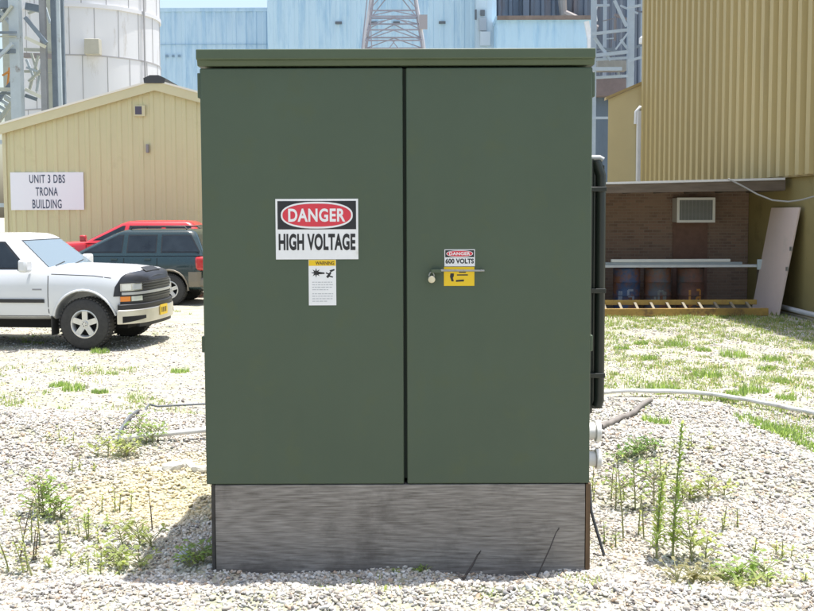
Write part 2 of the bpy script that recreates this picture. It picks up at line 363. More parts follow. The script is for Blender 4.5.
# weathered timber base
def wood_material():
    m = bpy.data.materials.new('weathered grey timber'); m.use_nodes = True; t = m.node_tree; n = t.nodes; L = t.links.new; b = n['Principled BSDF']; b.inputs['Roughness'].default_value = 0.9; b.inputs['Specular IOR Level'].default_value = 0.15
    tc = n.new('ShaderNodeTexCoord'); mp = n.new('ShaderNodeMapping'); mp.inputs['Scale'].default_value = (0.75, 0, 5.2); mp.inputs['Location'].default_value = (-.3, 0, 1.0); L(tc.outputs['Object'], mp.inputs[0])
    nd = n.new('ShaderNodeTexNoise'); nd.inputs['Scale'].default_value = 1.6; nd.inputs['Detail'].default_value = 2; L(mp.outputs[0], nd.inputs['Vector'])
    w = n.new('ShaderNodeTexWave'); w.wave_type = 'RINGS'; w.rings_direction = 'Y'; w.inputs['Scale'].default_value = 3.0; w.inputs['Distortion'].default_value = 10; w.inputs['Detail'].default_value = 5; w.inputs['Detail Scale'].default_value = 0.7; w.inputs['Detail Roughness'].default_value = 0.65
    L(mp.outputs[0], w.inputs['Vector'])
    mp2 = n.new('ShaderNodeMapping'); mp2.inputs['Scale'].default_value = (9, 5, 150); L(tc.outputs['Object'], mp2.inputs[0])
    f = n.new('ShaderNodeTexNoise'); f.inputs['Scale'].default_value = 1; f.inputs['Detail'].default_value = 6; L(mp2.outputs[0], f.inputs['Vector'])
    rp = n.new('ShaderNodeValToRGB'); e = rp.color_ramp.elements; e[0].color = (0.12, 0.105, 0.09, 1); e[0].position = 0.38; e[1].color = (0.37, 0.34, 0.305, 1); e[1].position = 0.86
    mixf = n.new('ShaderNodeMath'); mixf.operation = 'MULTIPLY_ADD'; mixf.inputs[1].default_value = 0.08; L(w.outputs['Fac'], mixf.inputs[0])
    h = n.new('ShaderNodeMath'); h.operation = 'MULTIPLY'; h.inputs[1].default_value = 0.75; L(f.outputs['Fac'], h.inputs[0])
    mp3 = n.new('ShaderNodeMapping'); mp3.inputs['Scale'].default_value = (2.6, 2, 15); mp3.inputs['Rotation'].default_value = (0, 0.03, 0); L(tc.outputs['Object'], mp3.inputs[0])
    f3 = n.new('ShaderNodeTexNoise'); f3.inputs['Scale'].default_value = 1; f3.inputs['Detail'].default_value = 9; f3.inputs['Roughness'].default_value = .7; f3.inputs['Distortion'].default_value = .6; L(mp3.outputs[0], f3.inputs['Vector'])
    h3 = n.new('ShaderNodeMath'); h3.operation = 'MULTIPLY_ADD'; h3.inputs[1].default_value = 0.42; L(f3.outputs['Fac'], h3.inputs[0]); L(h.outputs[0], h3.inputs[2]); h = h3; L(h.outputs[0], mixf.inputs[2]); L(mixf.outputs[0], rp.inputs[0])
    # damp dirt blotches, strongest near the foot of the board
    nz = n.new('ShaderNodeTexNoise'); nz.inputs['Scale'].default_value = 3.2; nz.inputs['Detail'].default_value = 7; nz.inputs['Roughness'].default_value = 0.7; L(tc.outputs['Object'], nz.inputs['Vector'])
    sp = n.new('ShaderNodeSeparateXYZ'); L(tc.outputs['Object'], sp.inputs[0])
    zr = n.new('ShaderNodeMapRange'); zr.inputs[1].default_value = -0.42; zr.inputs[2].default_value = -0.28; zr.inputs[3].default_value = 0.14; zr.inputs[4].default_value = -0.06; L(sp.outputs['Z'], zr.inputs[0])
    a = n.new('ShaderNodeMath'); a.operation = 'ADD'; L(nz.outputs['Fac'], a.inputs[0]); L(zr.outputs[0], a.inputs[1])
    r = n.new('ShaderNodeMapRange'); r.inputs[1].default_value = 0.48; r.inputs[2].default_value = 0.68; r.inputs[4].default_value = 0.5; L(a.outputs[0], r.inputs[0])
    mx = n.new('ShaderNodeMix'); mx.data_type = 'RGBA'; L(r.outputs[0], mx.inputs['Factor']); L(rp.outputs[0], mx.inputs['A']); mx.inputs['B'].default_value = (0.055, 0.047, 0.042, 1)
    L(mx.outputs['Result'], b.inputs['Base Color'])
    bp = n.new('ShaderNodeBump'); bp.inputs['Strength'].default_value = 0.5; bp.inputs['Distance'].default_value = 0.004; L(mixf.outputs[0], bp.inputs['Height']); L(bp.outputs[0], b.inputs['Normal'])
    return m
WOOD = wood_material()
base = thing('timber_base', 'weathered grey plank box buried in pebbles beneath the green cabinet', 'timber base', (-0.05, CY, 0.893))
bx0, bx1 = XP(211, CY), XP(587.5, CY); btop = zb - 0.004
MB().box((bx0, CY + 0.004, 0.4), (bx1, CY + 0.045, btop)).build('front_board', WOOD, base, bevel=0.003, world=True)
MB().box((bx0 - 0.004 - 0.014, CY + 0.012, 0.4), (bx0 - 0.003, CY + 1.4, btop)).build('side_board', mat('dark end grain timber', (0.06, 0.055, 0.048), 0.9, var=0.3, vs=20), base, world=True)
MB().box((bx1 + 0.003, CY + 0.002, 0.4), (bx1 + 0.022, CY + 1.4, btop)).build('side_board', mat('brown edge timber', (0.12, 0.075, 0.04), 0.9, var=0.4, vs=12, stretch=(1, 1, 0.2)), base, world=True)
MB().box((bx0, CY + 1.36, 0.4), (bx1, CY + 1.4, btop)).build('rear_board', WOOD, base, world=True)
MB().box((bx0, CY + 0.05, btop - 0.05), (bx1, CY + 1.355, btop - 0.002)).build('deck', WOOD, base, world=True)

# signs on the doors
WHITE = mat('white sign enamel', (0.76, 0.76, 0.77), 0.35, var=0.05, vs=9, stain=(.66, .65, .62), stain_amt=.15, stain_scale=9); BLACK = mat('black sign paint', (0.012, 0.013, 0.018), 0.4)
RED = mat('red sign paint', (0.62, 0.035, 0.06), 0.35); YEL = mat('yellow sticker', (0.75, 0.5, 0.01), 0.4, var=0.03); GREY = mat('grey print', (0.42, 0.43, 0.46), 0.5)
def oval(cx, cz, rx_, rz_, y, th, n=48, p=2.35):
    pts = []
    for i in range(n):
        a = 2*math.pi*i/n; c, s = math.cos(a), math.sin(a)
        pts.append((cx + rx_*math.copysign(abs(c)**(2/p), c), y, cz + rz_*math.copysign(abs(s)**(2/p), s)))
    return MB().slab(pts, (0, -th, 0))
def danger(px0, px1, py0, py1, split, words, label, name='danger_sign'):
    a, b = XP(px0, CY), XP(px1, CY); z0, z1, zs = ZP(py1, CY), ZP(py0, CY), ZP(split, CY)
    t = thing(name, label, 'sign', ((a+b)/2, CY, z0)); y = CY - 0.001; w = b - a; k = w / 0.357
    MB().box((a, y - 0.0016, z0), (b, y, z1)).build('plate', WHITE, t, bevel=0.0005, world=True)
    MB().box((a + 0.009*k, y - 0.0022, zs), (b - 0.009*k, y - 0.00165, z1 - 0.009*k)).build('header_panel', BLACK, t, world=True)
    cz = (zs + z1 - 0.009*k)/2; rz_ = (z1 - zs)/2 - 0.008*k; cx = (a+b)/2
    oval(cx, cz, w*0.435, rz_, y - 0.00225, 0.0005).build('oval_border', WHITE, t, world=True)
    oval(cx, cz, w*0.415, rz_*0.86, y - 0.0028, 0.0005).build('oval_field', RED, t, world=True)
    lettering('DANGER', (cx - w*0.345, cx + w*0.345, cz - rz_*0.5, cz + rz_*0.5), y - 0.00335, WHITE, t, bold=0.03, spacing=1.08)
    lettering(words, (a + w*0.035, b - w*0.035, z0 + (zs - z0)*0.3, zs - (zs - z0)*0.14), y - 0.0017, BLACK, t, bold=0.04, spacing=1.05)
    return t
danger(276, 358.5, 198.5, 259, 229, 'HIGH VOLTAGE', 'large white danger high voltage sign with a red oval on the left green door')
danger(444.5, 475, 249.5, 266.5, 257.3, '600 VOLTS', 'small white danger volts sign above the latch bar on the right green door')
t = thing('warning_sticker', 'tall narrow white warning sticker with a yellow band below the big danger sign', 'sticker', (XP(322, CY), CY, ZP(305, CY)))
a, b = XP(308.5, CY), XP(336, CY); y = CY - 0.001
MB().box((a, y - 0.0008, ZP(305, CY)), (b, y, ZP(259.4, CY))).build('paper', WHITE, t, world=True)
MB().box((a + 0.001, y - 0.0012, ZP(265.5, CY)), (b - 0.001, y - 0.00085, ZP(259.6, CY))).build('yellow_band', YEL, t, world=True)
lettering('WARNING', (a + 0.03, b - 0.008, ZP(264.6, CY), ZP(261, CY)), y - 0.00125, mat('brown print', (0.1, 0.05, 0.01), 0.5), t, bold=0.02)
mb = MB()                                            # burst and falling figure pictogram
def flat(mb, pts, yy=None, th=0.0004):
    return mb.slab([(XP(p, CY), yy if yy else y - 0.0009, ZP(q, CY)) for p, q in pts], (0, -th, 0))
star = []
for i_ in range(16):
    a_ = 2*math.pi*i_/16; r_ = 4.8 if i_ % 2 == 0 else 2.0; star.append((316 + r_*1.05*math.cos(a_), 272.5 + r_*math.sin(a_)))
flat(mb, star); flat(mb, [(318, 271.3), (324.5, 272.2), (324.5, 273.6), (318, 274)])
flat(mb, [(326, 276.5), (330, 271.5), (331.5, 272.6), (328, 278)]); flat(mb, [(329.5, 270), (334.3, 268.6), (334.6, 270), (330.5, 272)])
flat(mb, [(326, 272), (328.8, 273), (328.5, 274.2), (325.6, 273.2)]); flat(mb, [(329, 275), (333, 276.2), (332.6, 277.4), (328.4, 276.2)])
mb.build('pictogram', BLACK, t, world=True)
mb = MB()
for r_, py in enumerate([281.5, 284, 286.5, 289, 293, 295.5, 298, 300.5]):
    x_ = 312.0
    while x_ < 332 - (5 if r_ in (3, 7) else 0):
        l_ = random.uniform(1.5, 4); flat(mb, [(x_, py), (min(x_ + l_, 333), py), (min(x_ + l_, 333), py + 0.75), (x_, py + 0.75)]); x_ += l_ + 0.7
mb.build('small_print', GREY, t, world=True)
t = thing('hazard_sticker', 'yellow hazard sticker just under the small danger sign behind the latch bar', 'sticker', (XP(460, CY), CY, ZP(286, CY)))
MB().box((XP(444, CY), y - 0.0007, ZP(286, CY)), (XP(474.5, CY), y, ZP(267, CY))).build('paper', YEL, t, world=True)
mb = MB(); yy = y - 0.0008
flat(mb, [(450.5, 273.5), (454, 273.5), (454, 276), (453, 278), (454, 281.5), (451.5, 281.5), (450.8, 279), (450, 277)], yy)
flat(mb, [(456, 280.2), (464, 279.6), (464, 281.6), (456, 282)], yy); flat(mb, [(457, 274.5), (468, 274.5), (468, 275.7), (457, 275.7)], yy); flat(mb, [(459, 272), (466, 272), (466, 273), (459, 273)], yy)
mb.build('print', BLACK, t, world=True)
# latch bar, lock
STEEL = mat('dull steel', (0.33, 0.34, 0.33), 0.45, 0.8, var=0.2, vs=30)
t = thing('latch_bar', 'thin horizontal steel latch rod across the right green door', 'latch', (XP(457, CY), CY, ZP(270.5, CY)))
MB().cyl((XP(437, CY), CY-0.03, ZP(270.2, CY)), (XP(484, CY), CY-0.03, ZP(270.6, CY)), 0.0055, 0.004, n=10).build('rod', STEEL, t, smooth=40, world=True)
MB().box((XP(431, CY), CY-0.036, ZP(272.5, CY)), (XP(441, CY), CY-0.0005, ZP(269, CY))).build('bracket', GREEN2, t, bevel=0.002, world=True)
MB().cyl((XP(481, CY), CY-0.03, ZP(270.6, CY)), (XP(481, CY), CY-0.0005, ZP(270.6, CY)), 0.005, n=8).build('pin', STEEL, t, world=True)
t = thing('padlock', 'small round pale padlock hanging at the left end of the latch rod', 'padlock', (XP(431.5, CY), CY, ZP(281, CY)))
MB().cyl((XP(431.5, CY), CY-0.04, ZP(279, CY)), (XP(431.5, CY), CY-0.016, ZP(279, CY)), 0.0155, n=20).build('lock_body', mat('pale brass', (0.62, 0.57, 0.42), 0.35, 0.5, var=0.1, vs=30), t, bevel=0.003, world=True)
zc_ = ZP(276, CY); pts = [(XP(431.5, CY) + 0.011*math.cos(a_), CY-0.028, zc_ + 0.018*math.sin(a_)) for a_ in np.linspace(math.pi, 0, 9)]
MB().tube(pts, 0.003, 6).build('shackle', STEEL, t, smooth=40, world=True)
MB().cyl((XP(431.5, CY), CY-0.016, ZP(279, CY)), (XP(431.5, CY), CY-0.0003, ZP(279, CY)), 0.009, n=12).build('lock_mount', STEEL, t, world=True)
# small cord loop and rust run under the lock are stains on the paint: left to the enamel material

# ------------------------------------------------------------------ pipes and hoses
def on_ground(pts, r, lift=0.0, sub=14):
    w = [hit(*p) for p in pts]; out = []
    for i_ in range(len(w) - 1):
        p0 = w[max(i_-1, 0)]; p1 = w[i_]; p2 = w[i_+1]; p3 = w[min(i_+2, len(w)-1)]
        for s_ in range(sub):
            u = s_ / sub; c = [0.5*((2*p1[k])+(-p0[k]+p2[k])*u+(2*p0[k]-5*p1[k]+4*p2[k]-p3[k])*u*u+(-p0[k]+3*p1[k]-3*p2[k]+p3[k])*u**3) for k in (0, 1)]
            out.append((c[0], c[1], float(H(c[0], c[1])) + r + 0.012 + lift))
    x, yq, z = w[-1]; out.append((x, yq, z + r + 0.012 + lift)); return out
HOSE = mat('pale grey conduit', (0.6, 0.6, 0.58), 0.5, var=0.12, vs=6, stain=(0.35, 0.31, 0.26), stain_amt=0.2)
tag(MB().tube(on_ground([(585, 400), (612, 398), (640, 397.5), (670, 398), (700, 400), (720, 402.5), (740, 406), (760, 410), (780, 414), (800, 418), (812, 420.5), (840, 427), (880, 436)], 0.024, 0.03, sub=4), 0.024, 10).build('conduit_pipe', HOSE, smooth=50), 'long pale grey conduit snaking over the gravel right of the cabinet', 'pipe')
tag(MB().tube(on_ground([(121, 446.5), (218, 437)], 0.019, 0.03, sub=1), 0.019, 10).build('conduit_pipe', HOSE, smooth=50), 'short straight pale pipe lying in the gravel left of the cabinet', 'pipe')
DCAB = mat('dark cable sheath', (0.05, 0.055, 0.06), 0.6)
tag(MB().tube(on_ground([(119, 446), (120, 438), (123, 431), (127, 425), (132, 419), (138, 414.5), (146, 411), (158, 409.5), (175, 408.5), (195, 407.5), (215, 406.5)], 0.008, 0.02, sub=3), 0.011, 8).build('cable', mat('grey cable sheath', (0.13, 0.14, 0.15), 0.6), smooth=50), 'thin grey cable looping back behind the short pipe left of the cabinet', 'cable')
tag(MB().tube(on_ground([(600, 432), (618, 423), (640, 410), (650, 404.5)], 0.018, 0.0), 0.02, 8).build('branch_pipe', mat('dusty dark pipe', (0.2, 0.18, 0.16), 0.8, var=0.2), smooth=50), 'short dark dusty pipe running diagonally into the pale conduit', 'pipe')
tag(MB().tube([(x1+0.02, CY+0.3, 0.86), (x1+0.05, CY+0.27, 0.8), (x1 + 0.055, CY+0.25, 0.68), (x1 + 0.075, CY+0.22, 0.6), (x1+0.11, CY+0.2, float(H(x1+0.11, CY+0.2)))], 0.007, 8).build('ground_wire', DCAB, smooth=50), 'black earth wire dropping down beside the right end of the timber base', 'cable')

# ------------------------------------------------------------------ vehicles
GLASS = mat('tinted vehicle glass', (0.02, 0.026, 0.03), 0.03, spec=0.6, var=.5, vs=2)
WGLASS = mat('windscreen glass', (0.16, 0.2, 0.2), 0.03, spec=1.0, coat=1.0)
RUBBER = mat('dusty tyre rubber', (0.045, 0.043, 0.04), 0.85, var=0.2, vs=20)
ALLOY = mat('silver wheel alloy', (0.62, 0.62, 0.61), 0.3, 0.6, var=0.1, vs=15)
TRIM = mat('black plastic trim', (0.02, 0.021, 0.023), 0.5, var=0.1, vs=10)
CHROME = mat('chrome', (0.7, 0.71, 0.72), 0.12, 1.0)
LENS = mat('clear lamp lens', (0.6, 0.63, 0.64), 0.08, 0.4, spec=0.9, coat=1)
AMBER = mat('amber lamp lens', (0.75, 0.22, 0.02), 0.15, coat=1)
REDL = mat('red lamp lens', (0.5, 0.02, 0.02), 0.15, coat=1)
DARK = mat('underbody black', (0.01, 0.01, 0.01), 0.9)

def section(w, zb, zt):
    h = zt - zb
    return [(0, zb), (.86*w, zb), (.955*w, zb+.05), (.99*w, zb+.22*h), (w, zb+.45*h), (.992*w, zb+.66*h), (.97*w, zt-.085), (.925*w, zt-.025), (.84*w, zt), (.5*w, zt+.02), (0, zt+.03)]
class Body:
    """Lower body lofted along x; st = list of (x, half width, bottom, top)."""
    def __init__(s, st): s.st = sorted(st)
    def at(s, x):
        st = s.st
        if x <= st[0][0]: return st[0][1:]
        for a, b in zip(st, st[1:]):
            if x <= b[0]:
                t = (x - a[0]) / (b[0] - a[0]); return tuple(a[k] + (b[k]-a[k])*t for k in (1, 2, 3))
        return st[-1][1:]
    def y(s, x, z):
        sec = section(*s.at(x))
        for (y0, z0), (y1, z1) in zip(sec[1:], sec[2:]):
            if z0 <= z <= z1: return y0 + (y1-y0)*(z-z0)/max(z1-z0, 1e-6)
        return sec[4][0]
    def loft(s, off=0.0, x0=-99, x1=99, rows=None, sub=0.12):
        xs = sorted(set([a[0] for a in s.st if x0 <= a[0] <= x1] + [max(x0, s.st[0][0]), min(x1, s.st[-1][0])]))
        full = []
        for a, b in zip(xs, xs[1:]):
            n = max(1, int((b-a)/sub)); full += [a + (b-a)*k/n for k in range(n)]
        full.append(xs[-1]); mb = MB(); rings = []
        for x in full:
            sec = section(*s.at(x)); sec = sec if rows is None else sec[rows:]
            sec = [(y + (off if 0 < y else 0), z + (off if k + (rows or 0) >= 6 else 0)) for k, (y, z) in enumerate(sec)]
            if rows is None: ring = [(x, -y, z) for y, z in sec] + [(x, y, z) for y, z in sec[1:-1][::-1]]
            else: ring = [(x, -y, z) for y, z in sec] + [(x, y, z) for y, z in sec[:-1][::-1]]
            rings.append(ring)
        n = len(rings[0]); vs = [p for r in rings for p in r]; c = 0 if rows is not None else 1
        fs = [(i*n + k, i*n + (k+1) % n, (i+1)*n + (k+1) % n, (i+1)*n + k) for i in range(len(rings)-1) for k in range(n if c else n-1)]
        if c: fs += [tuple(range(n))[::-1], tuple(range((len(rings)-1)*n, len(rings)*n))]
        return mb.add(vs, fs)
    def strip(s, pts, w, off, mb, side=-1):           # raised ribbon following the flank
        for (xa, za), (xb, zb) in zip(pts, pts[1:]):
            n = max(1, int(math.hypot(xb-xa, zb-za)/0.06)); d = Vector((xb-xa, zb-za)).normalized(); q = Vector((-d.y, d.x)) * w/2
            m_ = max(1, int(w/.05)); vs = []
            for k in range(n+1):
                x, z = xa+(xb-xa)*k/n, za+(zb-za)*k/n
                for j_ in range(m_+1):
                    f = -1 + 2*j_/m_; X_, Z_ = x + f*q.x, z + f*q.y; Y_ = s.y(X_, Z_)
                    vs += [(X_, side*(Y_+off), Z_), (X_, side*(Y_-.012), Z_)]
            R_ = 2*(m_+1); fs = []
            for k in range(n):
                for j_ in range(m_): a = k*R_+2*j_; fs += [(a, a+2, a+R_+2, a+R_), (a+1, a+R_+1, a+R_+3, a+3)]
                a = k*R_; b_ = a + 2*m_; fs += [(a, a+R_, a+R_+1, a+1), (b_, b_+1, b_+R_+1, b_+R_)]
            for j_ in range(m_):
                a = 2*j_; b_ = n*R_+2*j_; fs += [(a, a+1, a+3, a+2), (b_, b_+2, b_+3, b_+1)]
            mb.add(vs, fs)
        return mb
def cut_arches(o, arches, r, wy=(0.6, 1.3)):
    for ax in arches:
        for sg in (-1, 1):
            c = MB().cyl((ax, sg*wy[0], r[1]), (ax, sg*wy[1], r[1]), r[0], n=36).build('cutter', DARK, o.parent)
            md = o.modifiers.new('arch', 'BOOLEAN'); md.object = c; md.operation = 'DIFFERENCE'; md.solver = 'EXACT'
            bpy.context.view_layer.update(); me = evaluated_mesh(o); o.modifiers.clear(); o.data = me
            bpy.data.objects.remove(c)
    o.data.shade_smooth(); o.data.set_sharp_from_angle(angle=math.radians(32))
class Cabin:
    def __init__(s, xb, xt, zb, zt, wb, wt, r=0.1): s.a = (xb, xt, zb, zt, wb, wt, r)
    def lim(s, t):
        xb, xt, zb, zt, wb, wt, r = s.a
        return xb[0] + (xt[0]-xb[0])*t, xb[1] + (xt[1]-xb[1])*t, wb + (wt-wb)*t, zb + (zt-zb)*t
    def mesh(s):
        mb = MB(); rings = []; r = s.a[6]
        def ring(x0, x1, w, z, crown=0.0, r=r):
            out = []
            for cx, cy, a0 in ((x1-r, w-r, 0), (x0+r, w-r, 90), (x0+r, -w+r, 180), (x1-r, -w+r, 270)):
                for k in range(5):
                    a = math.radians(a0 + 90*k/4); out.append((cx + r*math.cos(a), cy + r*math.sin(a), z))
            return out
        for t in (0, 0.25, 0.5, 0.75, 0.93): x0, x1, w, z = s.lim(t); rings.append(ring(x0, x1, w, z))
        x0, x1, w, z = s.lim(1.0); rings.append(ring(x0+.03, x1-.03, w-.015, z)); rings.append(ring(x0+.10, x1-.10, w-.07, z+.03)); rings.append(ring(x0+.3, x1-.3, w-.3, z+.05))
        n = 20; vs = [p for q in rings for p in q]
        fs = [(i*n+k, i*n+(k+1) % n, (i+1)*n+(k+1) % n, (i+1)*n+k) for i in range(len(rings)-1) for k in range(n)] + [tuple(range(n))[::-1], tuple(range((len(rings)-1)*n, len(rings)*n))]
        return mb.add(vs, fs)
    def side(s, pts, off, th=0.012, sg=-1):           # pts: (x, z) on the flank of the cabin
        out = []
        for x, z in pts:
            t = (z - s.a[2])/(s.a[3]-s.a[2]); w = s.lim(t)[2]; out.append((x, sg*(w+off), z))
        return MB().slab(out, (0, -sg*th, 0))
    def front(s, pts, off, th=0.012, rear=False):     # pts: (y share, t)
        out = []
        for y, t in pts:
            x0, x1, w, z = s.lim(t); out.append(((x0 - off) if rear else (x1 + off), y*w, z))
        return MB().slab(out, ((th if rear else -th), 0, 0))
def wheel(parent, x, y, r, wd, sg, rim_r):
    """sg: side the rim faces along y."""
    tr = MB().lathe([(rim_r, sg*wd*.42), (rim_r+.02, sg*wd*.5), (r-.04, sg*wd*.5), (r-.012, sg*wd*.42), (r, sg*wd*.3), (r, -sg*wd*.3), (r-.02, -sg*wd*.45), (rim_r, -sg*wd*.5)], (x, y, r), 'y', 40)
    for k in range(44):                               # tread blocks
        a = 2*math.pi*k/44; c, s_ = math.cos(a), math.sin(a); 
        for u in (-.3, .3):
            p0 = (x + (r-.01)*c, y + u*wd, r + (r-.01)*s_); p1 = (x + (r+.008)*c, y + u*wd, r + (r+.008)*s_)
            tr.bar(p0, p1, 0.03, wd*.36, up=(0, 1, 0))
    t = tr.build('tyre', RUBBER, parent, smooth=40)
    f = y + sg*wd*.33
    rm = MB().lathe([(rim_r+.005, sg*(wd*.46)), (rim_r-.012, sg*wd*.47), (rim_r-.03, sg*wd*.38), (rim_r-.035, 0)], (x, y, r), 'y', 32)
    for k in range(5):
        a = 2*math.pi*k/5 + 0.3
        for da, wj in ((0, 0.4),):
            c, s_ = math.cos(a), math.sin(a)
            rm.bar((x + .03*c, f, r + .03*s_), (x + (rim_r-.02)*c, f + sg*.01, r + (rim_r-.02)*s_), .03, rim_r*wj, up=(0, 1, 0)) if False else rm.bar((x + .03*c, f, r + .03*s_), (x + (rim_r-.02)*c, f + sg*.01, r + (rim_r-.02)*s_), rim_r*wj, .03, up=(0, 1, 0))
    rm.cyl((x, f - sg*.03, r), (x, f + sg*.035, r), .062, .045, n=20)
    rm.build('rim', ALLOY, t, smooth=35)
    hb = MB().cyl((x, y - sg*.02, r), (x, y + sg*wd*.12, r), rim_r-.03, n=24)
    for k in range(5):
        a = 2*math.pi*(k+.5)/5; hb.cyl((x + .03*math.cos(a), f+sg*.03, r + .03*math.sin(a)), (x + .03*math.cos(a), f+sg*.042, r + .03*math.sin(a)), .007, n=6)
    hb.build('brake_disc', DARK, t)

def well(parent, xs, r, halfw):                       # dark inner wheel wells and floor pan
    mb = MB()
    mb.box((min(xs)-.6, -halfw*.62, .3), (max(xs)+.55, halfw*.62, .62))
    for x in xs:
        mb.box((x - r*.96, -halfw*.6, .45), (x + r*.96, halfw*.6, .9))
        mb.cyl((x, -halfw*.75, .37), (x, halfw*.75, .37), .06, n=10)
    mb.build('underbody', DARK, parent)

# --- white pickup truck
WP = mat('white car paint', (0.64, 0.655, 0.67), 0.3, coat=0.6, var=0.015, vs=2, spec=0.5)
tk = thing('pickup_truck', 'white pickup truck with a black vinyl nose cover parked at the left', 'pickup truck', (-4.97, 16.2, 0.0), math.radians(-6))
PN = 3.2; FX = .13
def nose_w(x, a=.28, b=.965, full=.985, p=PN):
    return full if x <= a else max(0.02, full*(1 - ((x-a)/(b-a))**p)**(1/p))
top = lambda x: float(np.interp(x, [-4.3, -2.4, -1.6, -.4, .3, .7, .88, .965], [1.27, 1.27, 1.25, 1.26, 1.235, 1.19, 1.14, 1.06]))
bot = lambda x: float(np.interp(x, [-4.3, -.5, .5, .965], [.47, .46, .5, .56]))
st = [(x, nose_w(x) if x > .28 else (.95 if x < -4.2 else .985), bot(x), top(x)) for x in (-4.3, -4.15, -2.4, -1.6, -.9, -.4, 0, .28, .45, .6, .7, .78, .85, .9, .935, .95)]
bd = Body(st)
body = bd.loft().build('body', WP, tk, smooth=32)
cut_arches(body, (FX, -3.45), (.49, .43), (.60, 1.3))
cb = Cabin((-2.5, -.42), (-2.35, -1.06), 1.2, 1.735, .93, .74, .1)
cb.mesh().build('cabin', WP, tk, smooth=38)
for sg in (-1, 1):
    for nm, pts, m, off in (('window_seal', [(-.76, 1.235), (-1.2, 1.66), (-1.57, 1.67), (-1.61, 1.235)], TRIM, .003), ('side_window', [(-.82, 1.26), (-1.22, 1.635), (-1.54, 1.645), (-1.57, 1.26)], GLASS, .008),
                       ('window_seal', [(-1.71, 1.235), (-1.69, 1.67), (-2.2, 1.67), (-2.3, 1.235)], TRIM, .003), ('side_window', [(-1.75, 1.26), (-1.735, 1.645), (-2.17, 1.645), (-2.25, 1.26)], GLASS, .008)):
        cb.side(pts, off, sg=sg).build(nm, m, tk)
cb.front([(-.9, .04), (.9, .04), (.88, .9), (-.88, .9)], .003).build('windscreen_seal', TRIM, tk)
cb.front([(-.87, .07), (.87, .07), (.85, .87), (-.85, .87)], .009).build('windscreen', WGLASS, tk)
cb.front([(-.7, .2), (.7, .2), (.7, .85), (-.7, .85)], .006, rear=True).build('rear_window', GLASS, tk)
mb = MB()
for y0_ in (-.75, -.05): mb.bar((-.40, y0_, 1.285), (-.5, y0_+.52, 1.325), .018, .012)
mb.build('wiper', TRIM, tk)
for sg in (-1, 1): bd.strip([(-.38, 1.165), (.3, 1.14), (.56, 1.105)], .012, .0015, MB(), sg).build('hood_seam', TRIM, tk)
for sg in (-1, 1): bd.strip([(-1.98, 1.02), (-1.8, 1.02)], .14, .002, MB(), sg).build('fuel_flap', mat('flap edge grey', (.45, .46, .47), .4), tk)
# path round the nose
pth = []
for x in list(np.linspace(.1, .28, 4)) + list(.28 + .685*np.sin(np.linspace(0.05, math.pi/2, 26)**1)): pth.append((x, -nose_w(min(x, .9645))))
pth = [p for p in pth if p[1] < -0.02] + [(.965, 0)]
pth = pth + [(x, -y) for x, y in pth[::-1][1:]]
cum = [0]
for a, b in zip(pth, pth[1:]): cum.append(cum[-1] + math.hypot(b[0]-a[0], b[1]-a[1]))
TL = cum[-1]
def at_s(s_, off):
    x = float(np.interp(s_, cum, [p[0] for p in pth])); y = float(np.interp(s_, cum, [p[1] for p in pth]))
    e = .02; x2 = float(np.interp(min(s_+e, TL), cum, [p[0] for p in pth])); y2 = float(np.interp(min(s_+e, TL), cum, [p[1] for p in pth]))
    x1_ = float(np.interp(max(s_-e, 0), cum, [p[0] for p in pth])); y1_ = float(np.interp(max(s_-e, 0), cum, [p[1] for p in pth]))
    d = Vector((x2-x1_, y2-y1_)).normalized(); return x + d.y*off, y - d.x*off
def wrap(s0, s1, z0, z1, off, th=.03, n=None, z0b=None, z1b=None):
    mb = MB(); n = n or max(2, int((s1-s0)/.05)); vs = []
    for k in range(n+1):
        t = k/n; s_ = s0 + (s1-s0)*t; za = z0 + ((z0b if z0b is not None else z0)-z0)*t; zc = z1 + ((z1b if z1b is not None else z1)-z1)*t
        for o_ in (off-th, off):
            x, y = at_s(s_, o_); vs += [(x, y, za), (x, y, zc)]
    fs = []
    for k in range(n):
        a = 4*k; b = a+4; fs += [(a+2, b+2, b+3, a+3), (a, a+1, b+1, b), (a+1, a+3, b+3, b+1), (a, b, b+2, a+2)]
    fs += [(0, 2, 3, 1), (4*n, 4*n+1, 4*n+3, 4*n+2)]
    return mb.add(vs, fs)
M_ = TL/2
BRA = mat('black vinyl nose cover', (0.022, 0.024, 0.03), 0.45, var=0.15, vs=8, bump=0.1, bs=30)
def bra_mesh():
    start = {4: .60, 5: .62, 6: .70, 7: .74, 8: .77, 9: .80, 10: .81}; nn = 14; mb = MB(); cols_ = []
    for k in list(range(4, 11)) + [-q for q in range(9, 3, -1)]:
        kk = abs(k); sg = 1 if k < 0 else -1; col_ = []
        for j_ in range(nn+1):
            u = j_/nn; x = start[kk] + (.95-start[kk])*(1-(1-u)**1.6); y, z = section(*bd.at(x))[kk]; col_.append((x + (.007 if j_ == nn else 0), sg*(y+(.008 if y > 0 else 0)), z + (.008 if kk >= 6 else 0)))
        cols_.append(col_)
    return mb.add([p for c in cols_ for p in c], [(a*(nn+1)+b, a*(nn+1)+b+1, (a+1)*(nn+1)+b+1, (a+1)*(nn+1)+b) for a in range(len(cols_)-1) for b in range(nn)] + [tuple(a*(nn+1)+nn for a in range(len(cols_)))])
bra = bra_mesh().build('nose_cover', BRA, tk, smooth=60)
wrap(.60, TL-.60, .70, 1.04, .012, .02).build('nose_cover_front', BRA, tk, smooth=40)
MB().slab([(.88, -.3, 1.165), (.88, .3, 1.165), (.77, .25, 1.225), (.77, -.25, 1.225)], (0, 0, .02)).build('hood_scoop_trim', TRIM, tk, bevel=.008)
